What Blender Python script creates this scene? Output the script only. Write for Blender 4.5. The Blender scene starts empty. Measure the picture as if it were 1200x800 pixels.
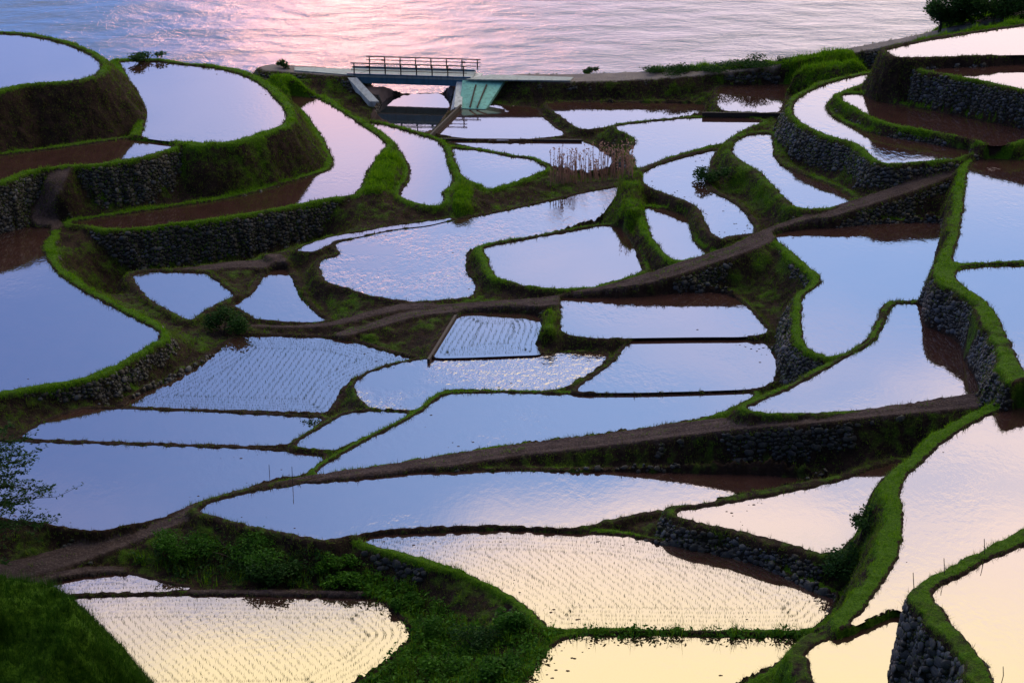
import bpy, math, random
import numpy as np
from mathutils import Vector, Matrix
from mathutils.geometry import tessellate_polygon

rng = np.random.default_rng(7)
random.seed(7)
sc = bpy.context.scene
COL = sc.collection

# ------------------------------------------------------------------ camera
H, PITCH, HFOV = 48.5, math.radians(22.0), math.radians(30.0)
FPX = 600.0 / math.tan(HFOV / 2)
cam_d = bpy.data.cameras.new('camera')
cam_d.sensor_fit = 'HORIZONTAL'
cam_d.angle = HFOV
cam_d.clip_end = 30000
cam = bpy.data.objects.new('camera', cam_d)
COL.objects.link(cam)
cam.location = (0, 0, H)
cam.rotation_euler = (math.pi / 2 - PITCH, 0, 0)
sc.camera = cam

# ------------------------------------------------------------------ world, sun, exposure
SUN_AZ, SUN_EL = math.radians(-5), math.radians(5)      # azimuth from the view axis
sc.view_settings.view_transform = 'Standard'
sc.view_settings.look = 'None'
sc.view_settings.gamma = 1.0
sc.view_settings.use_curve_mapping = False
sc.view_settings.exposure = 0.66

w = bpy.data.worlds.new('World')
sc.world = w
w.use_nodes = True
nt = w.node_tree
nt.nodes.clear()
N = nt.nodes.new


def wm(op, a, b=None, c=None, clamp=False):
    n = N('ShaderNodeMath'); n.operation = op; n.use_clamp = clamp
    for i, v in enumerate((a, b, c)):
        if v is None: continue
        if isinstance(v, (int, float)): n.inputs[i].default_value = v
        else: nt.links.new(v, n.inputs[i])
    return n.outputs[0]


def wmix(fac, a, b):
    n = N('ShaderNodeMix'); n.data_type = 'RGBA'
    for s, v in ((n.inputs[0], fac), (n.inputs[6], a), (n.inputs[7], b)):
        if isinstance(v, tuple): s.default_value = (*v, 1)
        elif isinstance(v, (int, float)): s.default_value = v
        else: nt.links.new(v, s)
    return n.outputs[2]


def wrange(v, a, b, x=0.0, y=1.0):
    n = N('ShaderNodeMapRange'); n.interpolation_type = 'SMOOTHSTEP'
    nt.links.new(v, n.inputs[0])
    for i, q in enumerate((a, b, x, y)): n.inputs[i + 1].default_value = q
    return n.outputs[0]


tc = N('ShaderNodeTexCoord')
sep = N('ShaderNodeSeparateXYZ'); nt.links.new(tc.outputs['Generated'], sep.inputs[0])
elev = wm('MULTIPLY', wm('ARCSINE', sep.outputs[2]), 57.2958)
azim = wm('MULTIPLY', wm('ARCTAN2', sep.outputs[0], sep.outputs[1]), 57.2958)
sky = N('ShaderNodeTexSky'); sky.sky_type = 'NISHITA'; sky.sun_disc = False
sky.sun_elevation = SUN_EL; sky.sun_rotation = SUN_AZ
sky.air_density = 1.0; sky.dust_density = 1.5; sky.ozone_density = 3.0
# sunset cloud deck: a clear blue-lavender band lies over the horizon, the deck above it is lit warm from below
mp = N('ShaderNodeMapping'); mp.inputs['Scale'].default_value = (2.2, 2.2, 7.0)
nt.links.new(tc.outputs['Generated'], mp.inputs[0])
no = N('ShaderNodeTexNoise'); no.inputs['Scale'].default_value = 1.6; no.inputs['Detail'].default_value = 5
nt.links.new(mp.outputs[0], no.inputs['Vector'])
cl = wm('SUBTRACT', no.outputs[0], 0.5)
sunx = wm('COSINE', wm('MULTIPLY', wm('SUBTRACT', azim, math.degrees(SUN_AZ)), 0.0174533))   # 1 towards the sun
deck = wrange(wm('ADD', wm('ADD', elev, wm('MULTIPLY', azim, 0.22)), wm('MULTIPLY', cl, 16.0)), 25.5, 31.5)
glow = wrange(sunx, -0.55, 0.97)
SKYS = 0.10
# clear band over the sea: deep blue at left, lighter to the right, never quite even
bandf = wmix(wrange(azim, -18, 6), (2.3, 4.1, 10.0), (5.8, 9.0, 16.4))
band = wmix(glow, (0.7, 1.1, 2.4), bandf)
nb = N('ShaderNodeMix'); nb.data_type = 'RGBA'; nb.blend_type = 'MIX'; nb.inputs[0].default_value = 0.93
nt.links.new(sky.outputs[0], nb.inputs[6]); nt.links.new(band, nb.inputs[7])
# lilac and pink haze low over the horizon
low = wm('MULTIPLY', wm('MULTIPLY', wrange(wm('ADD', elev, wm('MULTIPLY', cl, 9.0)), 19.0, 10.5), 0.85), glow)
blaze = wm('MULTIPLY', wrange(wm('ABSOLUTE', wm('ADD', azim, 5.0)), 3.6, 0.6), wrange(elev, 22.0, 9.0))      # afterglow over the sunken sun
lowc = wmix(wrange(azim, -11.5, -5.5), (2.4, 4.4, 10.4), wmix(wrange(azim, -3, 13), (13.5, 9.2, 11.2), (20.0, 15.2, 13.8)))
warm = wmix(wm('MULTIPLY', blaze, 0.75), wmix(low, nb.outputs[2], lowc), (26.0, 13.5, 11.5))
# thin veils of cloud across the clear band
veil = wm('MULTIPLY', wm('MULTIPLY', wrange(cl, -0.06, 0.20), 0.55), wm('MULTIPLY', glow, wrange(elev, 10.0, 17.0)))
warm = wmix(veil, warm, (13.5, 11.6, 15.0))
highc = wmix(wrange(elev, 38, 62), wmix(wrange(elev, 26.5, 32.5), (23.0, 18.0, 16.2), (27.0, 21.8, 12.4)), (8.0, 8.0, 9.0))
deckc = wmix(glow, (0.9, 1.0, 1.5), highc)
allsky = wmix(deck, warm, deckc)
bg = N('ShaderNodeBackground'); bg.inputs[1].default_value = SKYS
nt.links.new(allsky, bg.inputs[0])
out = N('ShaderNodeOutputWorld'); nt.links.new(bg.outputs[0], out.inputs[0])

sun_d = bpy.data.lights.new('sun', 'SUN')
sun_d.energy = 0.12; sun_d.angle = math.radians(4); sun_d.color = (1.0, 0.46, 0.34)
sun = bpy.data.objects.new('sun', sun_d); COL.objects.link(sun)
sdir = Vector((math.sin(SUN_AZ) * math.cos(SUN_EL), math.cos(SUN_AZ) * math.cos(SUN_EL), math.sin(SUN_EL)))
sun.rotation_euler = (-sdir).to_track_quat('-Z', 'Y').to_euler()


# ------------------------------------------------------------------ helpers
def at(px, py, z):
    """a place in the photograph (1200 x 800) at height z -> world x, y"""
    u, v = (px - 600.0) / FPX, (400.0 - py) / FPX
    dy = math.cos(PITCH) + v * math.sin(PITCH)
    dz = -math.sin(PITCH) + v * math.cos(PITCH)
    t = (z - H) / dz
    return (u * t, dy * t)


def at3(px, py, z):
    x, y = at(px, py, z)
    return Vector((x, y, z))


def to_px(P):
    x, y, z = P[..., 0], P[..., 1], P[..., 2] - H
    dep = y * math.cos(PITCH) - z * math.sin(PITCH)
    up = y * math.sin(PITCH) + z * math.cos(PITCH)
    return np.stack([600 + FPX * x / dep, 400 - FPX * up / dep], -1)


def vnoise(x, y, seed=0):
    xi, yi = np.floor(x).astype(np.int64), np.floor(y).astype(np.int64)
    xf, yf = x - xi, y - yi
    xf, yf = xf * xf * (3 - 2 * xf), yf * yf * (3 - 2 * yf)

    def h(a, b):
        n = (a * 374761393 + b * 668265263 + seed * 1442695041) & 0xffffffff
        n = ((n ^ (n >> 13)) * 1274126177) & 0xffffffff
        return ((n ^ (n >> 16)) & 0xffff) / 65535.0
    return (h(xi, yi) * (1 - xf) + h(xi + 1, yi) * xf) * (1 - yf) + (h(xi, yi + 1) * (1 - xf) + h(xi + 1, yi + 1) * xf) * yf


def fbm(x, y, seed=0, octv=3):
    s, a, t = 0, 1.0, 0
    for k in range(octv):
        s = s + a * vnoise(x * 2 ** k, y * 2 ** k, seed + k); t += a; a *= 0.5
    return s / t


def chaikin(P, it=2, r=0.22, closed=True):
    P = np.asarray(P, float)
    for _ in range(it):
        Q = np.roll(P, -1, 0) if closed else P[1:]
        A = P if closed else P[:-1]
        n = np.empty((len(A) * 2, P.shape[1]))
        n[0::2] = A * (1 - r) + Q * r
        n[1::2] = A * r + Q * (1 - r)
        P = n if closed else np.vstack([P[:1], n, P[-1:]])
    return P


def poly_sd(X, Y, P):
    """signed distance, positive outside"""
    d2 = np.full(X.shape, 1e18); ins = np.zeros(X.shape, bool)
    n = len(P)
    for i in range(n):
        ax, ay = P[i]; bx, by = P[(i + 1) % n]
        ex, ey = bx - ax, by - ay
        wx, wy = X - ax, Y - ay
        L = ex * ex + ey * ey + 1e-12
        t = np.clip((wx * ex + wy * ey) / L, 0, 1)
        d2 = np.minimum(d2, (wx - ex * t) ** 2 + (wy - ey * t) ** 2)
        c = (ay > Y) != (by > Y)
        if by != ay:
            ins ^= c & (X < ex * (Y - ay) / (by - ay) + ax)
    d = np.sqrt(d2)
    return np.where(ins, -d, d)


def line_d(X, Y, P):
    """distance to a polyline with columns x, y, z, half width -> d, z, hw"""
    d2 = np.full(X.shape, 1e18); z = np.zeros(X.shape); hw = np.zeros(X.shape)
    for i in range(len(P) - 1):
        a, b = P[i], P[i + 1]
        ex, ey = b[0] - a[0], b[1] - a[1]
        t = np.clip(((X - a[0]) * ex + (Y - a[1]) * ey) / (ex * ex + ey * ey + 1e-12), 0, 1)
        dd = (X - a[0] - ex * t) ** 2 + (Y - a[1] - ey * t) ** 2
        m = dd < d2
        d2 = np.where(m, dd, d2)
        z = np.where(m, a[2] + (b[2] - a[2]) * t, z)
        hw = np.where(m, a[3] + (b[3] - a[3]) * t, hw)
    return np.sqrt(d2), z, hw


def mesh_from(name, V, F, mat=None, smooth=False, attrs=None):
    """V (n,3); F (m,3) or (m,4) int array"""
    V = np.asarray(V, np.float32); F = np.asarray(F, np.int32)
    me = bpy.data.meshes.new(name)
    k = F.shape[1]
    me.vertices.add(len(V)); me.vertices.foreach_set('co', V.ravel())
    me.loops.add(F.size); me.loops.foreach_set('vertex_index', F.ravel())
    me.polygons.add(len(F))
    me.polygons.foreach_set('loop_start', np.arange(0, F.size, k, dtype=np.int32))
    me.polygons.foreach_set('loop_total', np.full(len(F), k, np.int32))
    if smooth: me.polygons.foreach_set('use_smooth', np.ones(len(F), bool))
    for an, av in (attrs or {}).items():
        a = me.attributes.new(an, 'FLOAT', 'POINT'); a.data.foreach_set('value', np.asarray(av, np.float32))
    me.update(calc_edges=True)
    if mat: me.materials.append(mat)
    return me


def link(name, me, parent=None):
    o = bpy.data.objects.new(name, me); COL.objects.link(o)
    if parent is not None:
        o.parent = parent
        o.matrix_parent_inverse = Matrix.Translation(-Vector(parent.location)) if parent.rotation_euler.z == 0 else parent.matrix_basis.inverted()
    return o


def tag(o, label=None, cat=None, group=None, kind=None):
    if label: o['label'] = label
    if cat: o['category'] = cat
    if group: o['group'] = group
    if kind: o['kind'] = kind
    return o


def empty(name, loc, label, cat, group=None):
    o = bpy.data.objects.new(name, None); COL.objects.link(o)
    o.location = loc; o.empty_display_size = 0.3
    return tag(o, label, cat, group)


class MB:
    def __init__(s): s.v = []; s.f = []

    def box(s, c, size, ax=None):
        """box about c; ax = three unit axes"""
        ax = ax or (Vector((1, 0, 0)), Vector((0, 1, 0)), Vector((0, 0, 1)))
        c = Vector(c); b = len(s.v)
        for i in (-.5, .5):
            for j in (-.5, .5):
                for k in (-.5, .5):
                    s.v.append(c + ax[0] * size[0] * i + ax[1] * size[1] * j + ax[2] * size[2] * k)
        for q in ((0, 1, 3, 2), (4, 6, 7, 5), (0, 4, 5, 1), (2, 3, 7, 6), (0, 2, 6, 4), (1, 5, 7, 3)):
            s.f.append(tuple(b + i for i in q))
        return s

    def bar(s, a, b, wd, ht):
        a, b = Vector(a), Vector(b); d = (b - a); L = d.length; d.normalize()
        side = d.cross(Vector((0, 0, 1)))
        if side.length < 1e-4: side = Vector((1, 0, 0))
        side.normalize(); up = side.cross(d)
        return s.box((a + b) / 2, (L, wd, ht), (d, side, up))

    def tube(s, pts, rad, n=6):
        pts = [Vector(p) for p in pts]; b = len(s.v)
        for i, p in enumerate(pts):
            d = (pts[min(i + 1, len(pts) - 1)] - pts[max(i - 1, 0)]).normalized()
            a = d.cross(Vector((0.31, 0.2, 0.93)));
            if a.length < 1e-3: a = d.cross(Vector((1, 0, 0)))
            a.normalize(); c = d.cross(a)
            r = rad[i] if isinstance(rad, (list, tuple)) else rad
            for k in range(n):
                t = 2 * math.pi * k / n
                s.v.append(p + a * math.cos(t) * r + c * math.sin(t) * r)
        for i in range(len(pts) - 1):
            for k in range(n):
                s.f.append((b + i * n + k, b + i * n + (k + 1) % n, b + (i + 1) * n + (k + 1) % n, b + (i + 1) * n + k))
        s.f.append(tuple(b + k for k in reversed(range(n)))); s.f.append(tuple(b + (len(pts) - 1) * n + k for k in range(n)))
        return s

    def prism(s, ring_a, ring_b):
        n = len(ring_a); b = len(s.v)
        s.v += [Vector(p) for p in ring_a] + [Vector(p) for p in ring_b]
        s.f.append(tuple(b + i for i in reversed(range(n)))); s.f.append(tuple(b + n + i for i in range(n)))
        for i in range(n):
            s.f.append((b + i, b + (i + 1) % n, b + n + (i + 1) % n, b + n + i))
        return s

    def build(s, name, mat, parent=None, smooth=False):
        me = bpy.data.meshes.new(name); me.from_pydata([tuple(v) for v in s.v], [], s.f)
        if smooth:
            for p in me.polygons: p.use_smooth = True
        me.materials.append(mat)
        return link(name, me, parent)


# ------------------------------------------------------------------ materials
class NT:
    def __init__(s, name):
        s.m = bpy.data.materials.new(name); s.m.use_nodes = True
        s.t = s.m.node_tree; s.t.nodes.clear()
        s.out = s.t.nodes.new('ShaderNodeOutputMaterial')
        s.b = s.t.nodes.new('ShaderNodeBsdfPrincipled'); s.t.links.new(s.b.outputs[0], s.out.inputs[0])

    def n(s, t, **kw):
        n = s.t.nodes.new(t)
        for k, v in kw.items(): setattr(n, k, v)
        return n

    def set(s, sock, v):
        if isinstance(v, tuple): sock.default_value = (*v, 1) if len(v) == 3 and sock.type == 'RGBA' else v
        elif isinstance(v, (int, float)): sock.default_value = v
        else: s.t.links.new(v, sock)

    def noise(s, scale, detail=3, vec=None, rough=0.55, stretch=None):
        vec = vec or s.n('ShaderNodeNewGeometry').outputs['Position']
        if stretch:
            mp = s.n('ShaderNodeMapping'); mp.inputs['Scale'].default_value = stretch
            s.t.links.new(vec, mp.inputs[0]); vec = mp.outputs[0]
        n = s.n('ShaderNodeTexNoise'); n.inputs['Scale'].default_value = scale; n.inputs['Detail'].default_value = detail
        n.inputs['Roughness'].default_value = rough
        s.t.links.new(vec, n.inputs['Vector']); return n.outputs[0]

    def rng(s, v, a, b, x=0., y=1.):
        n = s.n('ShaderNodeMapRange'); s.set(n.inputs[0], v)
        for i, q in enumerate((a, b, x, y)): n.inputs[i + 1].default_value = q
        return n.outputs[0]

    def mix(s, f, a, b):
        n = s.n('ShaderNodeMix', data_type='RGBA')
        s.set(n.inputs[0], f); s.set(n.inputs[6], a); s.set(n.inputs[7], b); return n.outputs[2]

    def math(s, op, a, b=0.):
        n = s.n('ShaderNodeMath', operation=op); s.set(n.inputs[0], a); s.set(n.inputs[1], b); return n.outputs[0]

    def attr(s, name):
        n = s.n('ShaderNodeAttribute', attribute_name=name); return n.outputs['Fac']

    def bump(s, h, strength, dist):
        n = s.n('ShaderNodeBump'); s.set(n.inputs['Height'], h); s.set(n.inputs['Strength'], strength); n.inputs['Distance'].default_value = dist
        s.t.links.new(n.outputs[0], s.b.inputs['Normal']); return n


def mat_water(name, ripple, patch, mud=(0.042, 0.021, 0.019), ior=2.7):
    k = NT(name)
    mudn = k.noise(0.9, 4)
    k.set(k.b.inputs['Base Color'], k.mix(k.rng(mudn, .35, .7), mud, tuple(c * 0.7 for c in mud)))
    k.b.inputs['IOR'].default_value = ior
    k.b.inputs['Roughness'].default_value = 0.035
    gust = k.rng(k.noise(0.16, 3), 0.52 - patch * 0.2, 0.72 - patch * 0.2)
    fine = k.noise(2.6, 3, stretch=(1.0, 0.6, 1.0), rough=.6)
    st = k.math('ADD', k.math('MULTIPLY', gust, ripple), 0.02)
    k.bump(fine, st, 0.10)
    return k.m


def mat_ground(name, a, b, c, scale=1.2, rough=.95):
    k = NT(name)
    n1 = k.noise(scale, 5); n2 = k.noise(scale * 7, 4)
    col = k.mix(k.rng(n1, .35, .65), a, b)
    col = k.mix(k.rng(n2, .5, .75), col, c)
    k.set(k.b.inputs['Base Color'], col); k.b.inputs['Roughness'].default_value = rough
    k.b.inputs['Specular IOR Level'].default_value = .2
    k.bump(n2, .6, .06)
    return k.m


def mat_bank(name, pcols):
    k = NT(name)
    g = k.attr('grassy')
    n1 = k.noise(1.7, 5); n2 = k.noise(9, 4)
    earth = k.mix(k.rng(n1, .35, .68), (.013, .009, .009), (.034, .022, .018))
    earth = k.mix(k.rng(n2, .55, .8), earth, (.065, .045, .03))
    green = k.mix(k.rng(n2, .35, .7), (.026, .075, .004), (.065, .145, .008))
    pa = k.mix(k.rng(k.noise(.8, 5), .35, .65), pcols[0], pcols[1]); pa = k.mix(k.rng(n2, .5, .75), pa, pcols[2])
    k.set(k.b.inputs['Base Color'], k.mix(k.attr('pathy'), k.mix(k.rng(k.math('ADD', g, k.math('MULTIPLY', k.math('SUBTRACT', n1, .5), .8)), .35, .65), earth, green), pa))
    k.b.inputs['Roughness'].default_value = 1.0; k.b.inputs['Specular IOR Level'].default_value = .1
    k.bump(k.noise(5, 6, rough=.7), 1.0, .16)
    return k.m


def mat_grass(name, green1, green2, dry):
    k = NT(name)
    r = k.n('ShaderNodeNewGeometry').outputs['Random Per Island']
    t = k.attr('dry')
    col = k.mix(r, green1, green2)
    k.set(k.b.inputs['Base Color'], k.mix(t, col, dry))
    k.b.inputs['Roughness'].default_value = .8; k.b.inputs['Specular IOR Level'].default_value = .15
    tr = k.n('ShaderNodeBsdfTranslucent'); k.set(tr.inputs[0], k.mix(t, col, dry))
    mx = k.n('ShaderNodeMixShader'); mx.inputs[0].default_value = .35
    k.t.links.new(k.b.outputs[0], mx.inputs[1]); k.t.links.new(tr.outputs[0], mx.inputs[2]); k.t.links.new(mx.outputs[0], k.out.inputs[0])
    return k.m


def mat_stone():
    k = NT('field_stone')
    r = k.n('ShaderNodeNewGeometry').outputs['Random Per Island']
    n = k.noise(6, 4)
    col = k.mix(k.math('POWER', r, 3.0), (.005, .005, .006), (.06, .072, .10))
    k.set(k.b.inputs['Base Color'], k.mix(k.rng(n, .5, .7), col, (.05, .055, .04)))
    k.b.inputs['Roughness'].default_value = .75
    k.bump(n, .7, .05)
    return k.m


def mat_plain(name, col, rough=.7, var=.25, scale=2.0, metal=0.):
    k = NT(name)
    n = k.noise(scale, 5)
    k.set(k.b.inputs['Base Color'], k.mix(k.rng(n, .3, .7), tuple(c * (1 - var) for c in col), col))
    if scale < 1.6:
        stn = k.rng(k.noise(2.2, 5, stretch=(1.6, 1.6, .18), rough=.7), .48, .72)
        k.set(k.b.inputs['Base Color'], k.mix(k.math('MULTIPLY', stn, .65), k.b.inputs['Base Color'].links[0].from_socket, tuple(c * .22 for c in col)))
    k.b.inputs['Roughness'].default_value = rough; k.b.inputs['Metallic'].default_value = metal
    k.bump(k.noise(scale * 8, 3), .3, .02)
    return k.m


def mat_sea():
    k = NT('sea_water')
    k.b.inputs['Base Color'].default_value = (.006, .045, .12, 1)
    k.b.inputs['IOR'].default_value = 1.33
    k.b.inputs['Roughness'].default_value = .08
    a = k.noise(.16, 3, stretch=(.7, 1.0, 1), rough=.5)
    b = k.noise(2.0, 4, stretch=(.7, 1.0, 1), rough=.7)
    h = k.math('ADD', k.math('MULTIPLY', a, 1.2), k.math('MULTIPLY', b, .17))
    k.b.inputs['Specular IOR Level'].default_value = .34
    k.bump(h, 1.0, .85)
    return k.m


M = dict(
    calm=mat_water('paddy_water_calm', .07, .1), breeze=mat_water('paddy_water_breeze', .16, .35),
    windy=mat_water('paddy_water_windy', .5, .85), pool=mat_water('stream_water', .03, 0, (.02, .025, .03)),
    still=mat_water('paddy_water_still', .012, 0),
    bank=mat_bank('bank_soil_and_grass', ((.036, .026, .029), (.062, .047, .050), (.11, .088, .088))),
    mud=mat_ground('wet_mud', (.05, .03, .026), (.075, .045, .036), (.09, .06, .05)),
    ground=mat_ground('rough_ground', (.028, .026, .018), (.045, .038, .028), (.03, .05, .012)),
    road=mat_bank('gravel_road', ((.15, .14, .15), (.21, .19, .19), (.26, .24, .24))),
    wallsoil=mat_ground('dark_wall_core', (.008, .008, .010), (.016, .015, .016), (.012, .02, .006), 3),
    stone=mat_stone(),
    grass=mat_grass('bank_grass', (.05, .18, .003), (.19, .37, .008), (.075, .046, .032)),
    weed=mat_grass('leafy_weeds', (.015, .065, .006), (.07, .20, .016), (.05, .10, .03)),
    shrubleaf=mat_grass('dark_shrub_leaves', (.012, .045, .012), (.03, .085, .016), (.06, .06, .03)),
    midleaf=mat_grass('mid_green_leaves', (.018, .07, .008), (.05, .16, .014), (.05, .10, .03)),
    hillgrass_shaded=mat_grass('hill_grass_shaded', (.010, .042, .003), (.035, .11, .006), (.03, .05, .012)),  # darker grass copy; the shade on the camera-facing mound is in its colour
    rice=mat_grass('rice_seedling_leaves', (.03, .07, .02), (.05, .10, .03), (.06, .06, .03)),
    reed=mat_grass('dry_reed_stalks', (.38, .23, .20), (.50, .34, .27), (.3, .18, .16)),
    sea=mat_sea(),
    bark=mat_plain('bark', (.035, .028, .024), .95, .4, 9),
    rail=mat_plain('dark_brown_rail_paint', (.022, .014, .016), .5, .2, 3),
    blue=mat_plain('blue_girder_paint', (.045, .17, .30), .45, .3, 1.2),
    concrete=mat_plain('pale_concrete', (.60, .66, .70), .85, .2, 1.4),
    teal=mat_plain('turquoise_concrete', (.19, .55, .52), .8, .25, 1.0),
    deck=mat_plain('deck_concrete', (.33, .40, .42), .85, .2, 1.4),
    darkwood=mat_plain('dark_board', (.03, .024, .024), .8, .3, 4),
    rock=mat_plain('riprap_rock', (.15, .11, .11), .85, .4, 1.8),
    stake=mat_plain('thin_stake', (.03, .03, .035), .6, .2, 4),
)

# ------------------------------------------------------------------ the terraces, traced from the photograph
# key: (height, [photo outline], options)   bw bund width, bh bund height, s outer slope, g greenness of the bund, stone = walled
T = {}


def P(key, z, pts, label, water='calm', bw=.55, bh=.2, s=2.6, g=.75, gs=.35, stone=False, rice=None):
    T[key] = dict(z=z, px=pts, label=label, water=water, bw=bw, bh=bh, s=s, g=g, gs=gs, stone=stone, rice=rice)


P('P1', 12.0, [(-60,42),(0,40),(25,42),(50,46),(75,52),(95,60),(110,68),(117,75),(116,82),(108,89),(95,93),(80,95),(60,97),(35,98),(15,101),(0,105),(-60,116)],
  'topmost left paddy above the sea, curved grassy rim on a tall brown bank', bw=.75, s=1.35, g=.85, gs=.14)
P('P2', 8.4, [(140,72),(185,73),(215,77),(250,80),(275,86),(292,93),(300,97),(310,104),(322,117),(332,128),(335,138),(330,146),(315,153),(300,157),(285,162),(265,167),(240,168),(215,166),(195,165),(165,161),(170,150),(172,138),(170,128),(163,115),(154,98),(148,85),(143,77)],
  'broad rounded paddy below the sea at upper left, grassy rim on its right', bw=.9, s=1.6, g=.95, gs=.36)
P('P3', 8.2, [(-60,193),(0,183),(60,176),(110,169),(150,163),(165,165),(208,170),(190,177),(165,184),(135,188),(110,193),(80,194),(60,196),(40,198),(18,204),(0,212),(-60,229)],
  'narrow muddy brown paddy at the foot of the tall left bank', bw=.8, s=3.2, g=.8, gs=.3, stone=True)
P('P4', 5.2, [(335,112),(345,111),(365,114),(375,116),(387,124),(407,137),(425,149),(442,160),(450,168),(451,173),(447,176),(440,185),(432,198),(428,208),(422,220),(414,226),(415,229),(383,232),(350,239),(325,244),(300,248),(262,254),(225,259),(175,265),(145,268),(120,267),(105,264),(80,262),(112,257),(150,251),(200,244),(232,239),(262,235),(300,226),(325,219),(350,211),(375,204),(387,200),(392,192),(391,185),(386,175),(380,162),(372,150),(362,136),(350,125),(340,119)],
  'long curving paddy wrapping round the grassy stone terrace at left', bw=.7, s=3.0, g=.95, gs=.4, stone=True)
P('P5', 5.0, [(-60,285),(0,273),(30,266),(62,267),(54,280),(49,288),(50,296),(54,305),(65,320),(82,332),(100,345),(125,357),(150,371),(175,383),(185,390),(186,394),(184,399),(162,411),(140,425),(112,437),(87,445),(50,451),(0,459),(-60,468)],
  'big blue paddy at the left edge with a bright green pointed rim', bw=.75, s=3.2, g=1.0, gs=.35, stone=True)
P('B2', 4.9, [(430,144),(450,147),(475,154),(495,160),(512,166),(519,174),(522,185),(526,199),(530,210),(529,215),(520,224),(517,229),(519,237),(512,241),(500,240),(485,237),(472,232),(469,227),(472,220),(480,209),(482,201),(480,197),(475,185),(467,174),(455,162),(442,152)],
  'narrow leaning paddy just below the stream pool, green banks either side', bw=.5, g=.95, gs=.6, s=2)
P('B3', 5.0, [(530,174),(540,175),(562,177),(587,182),(600,185),(620,186),(635,194),(640,199),(632,202),(617,208),(600,214),(572,222),(569,219),(560,215),(547,210),(542,205),(540,200),(536,192),(532,180)],
  'small pale paddy with a green grassy knob at its left', 'breeze', bw=.5, g=.9, gs=.5, s=2)
P('C1', 4.45, [(392,285),(412,281),(450,272),(487,267),(525,260),(550,256),(600,246),(650,235),(687,226),(725,219),(732,219),(731,227),(726,242),(722,258),(700,261),(662,270),(625,278),(600,282),(575,286),(555,292),(547,299),(547,312),(551,325),(556,330),(556,347),(525,351),(487,353),(460,350),(432,345),(407,337),(382,329),(377,320),(376,304),(402,300)],
  'large central paddy mottled with pinkish wind ripples', 'windy', bw=.4, bh=.15, g=.35, gs=.2, s=2.2)
P('C0', 4.5, [(347,294),(360,288),(375,282),(395,277),(412,274),(440,269),(470,264),(500,260),(530,256),(525,258),(500,264),(470,267),(450,270),(420,277),(395,281),(382,287),(372,294)],
  'thin sliver of water behind the rippled central paddy', bw=.25, bh=.12, g=.5)
P('C2', 5.15, [(566,292),(580,288),(600,284),(625,280),(662,273),(700,266),(720,265),(732,267),(738,278),(745,290),(750,305),(754,318),(735,324),(705,334),(690,337),(660,338),(625,336),(605,332),(585,326),(578,318),(574,305)],
  'calm pale paddy framed by a green bund right of the rippled one', bw=.55, g=.75, gs=.3, s=2.4)
P('X1', 3.8, [(155,319),(240,320),(243,324),(260,335),(275,347),(257,354),(240,362),(230,371),(222,376),(195,362),(175,350),(162,335)],
  'small triangular blue paddy below the dark wall at left', bw=.5, g=.4, gs=.35, s=2.2)
P('X2', 3.6, [(315,316),(337,315),(340,320),(346,332),(351,342),(360,355),(372,370),(384,377),(350,377),(315,375),(300,373),(285,364),(271,355),(287,350),(297,345),(302,338),(308,326)],
  'small tapering paddy below the little mud crossing, bush at its left', bw=.45, g=.3, gs=.3, s=2.4)
P('W', 3.7, [(140,475),(175,455),(200,445),(225,432),(250,416),(272,400),(280,395),(300,394),(350,395),(392,397),(405,399),(430,406),(460,414),(485,420),(490,423),(455,428),(430,437),(412,447),(400,457),(396,466),(386,481),(382,484),(350,483),(300,481),(225,480),(175,477)],
  'wide planted paddy with slanting seedling rows at left centre', 'breeze', bw=.35, g=.2, gs=.2, rice=((300,410),(262,450)))
P('I0', 4.4, [(537,367),(565,366),(600,366),(625,367),(632,372),(638,380),(636,390),(632,399),(629,404),(631,412),(632,415),(600,416),(550,418),(505,419),(512,405),(523,388)],
  'small planted paddy tucked under the cart path near the centre', 'calm', bw=.25, bh=.12, g=.15, gs=.1, rice=((550,372),(535,395)))
P('I1', 4.85, [(655,349),(700,348),(737,348),(775,344),(812,341),(850,342),(865,350),(875,360),(897,385),(900,390),(872,394),(825,394),(750,395),(700,396),(670,393),(659,387),(657,378),(660,365),(656,355)],
  'paddy below the wedge shaped bank of the rising path, speckled water', 'breeze', bw=.4, bh=.15, g=.5, gs=.3, s=2.2)
P('I2', 4.65, [(740,397),(800,397),(870,396),(890,402),(910,411),(915,422),(912,440),(900,450),(880,455),(825,457),(750,459),(687,459),(675,457),(700,440),(720,425),(737,405)],
  'speckled blue paddy at the foot of the tall dark corner bank', 'breeze', bw=.3, bh=.12, g=.4, gs=.3)
P('I3', 4.3, [(505,421),(550,420),(600,418),(635,416),(680,413),(712,414),(707,424),(700,431),(682,441),(667,450),(655,456),(625,457),(600,457),(575,456),(525,455),(517,457),(507,465),(495,475),(485,480),(450,479),(437,477),(427,471),(420,462),(417,451),(422,445),(435,437),(455,430),(480,424)],
  'rippled paddy in the very middle, its rounded end towards the left', 'windy', bw=.3, bh=.12, g=.6, gs=.4)
P('J', 4.5, [(525,462),(565,461),(600,461),(682,464),(750,463),(825,461),(880,459),(882,464),(865,472),(850,479),(837,485),(812,492),(750,502),(675,512),(600,520),(550,527),(475,540),(400,551),(369,556),(382,545),(412,527),(440,512),(475,495),(500,480),(515,467)],
  'long pale blue paddy above the stone walled path, green bund on its left', 'breeze', bw=.45, bh=.15, g=.85, gs=.5)
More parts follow.
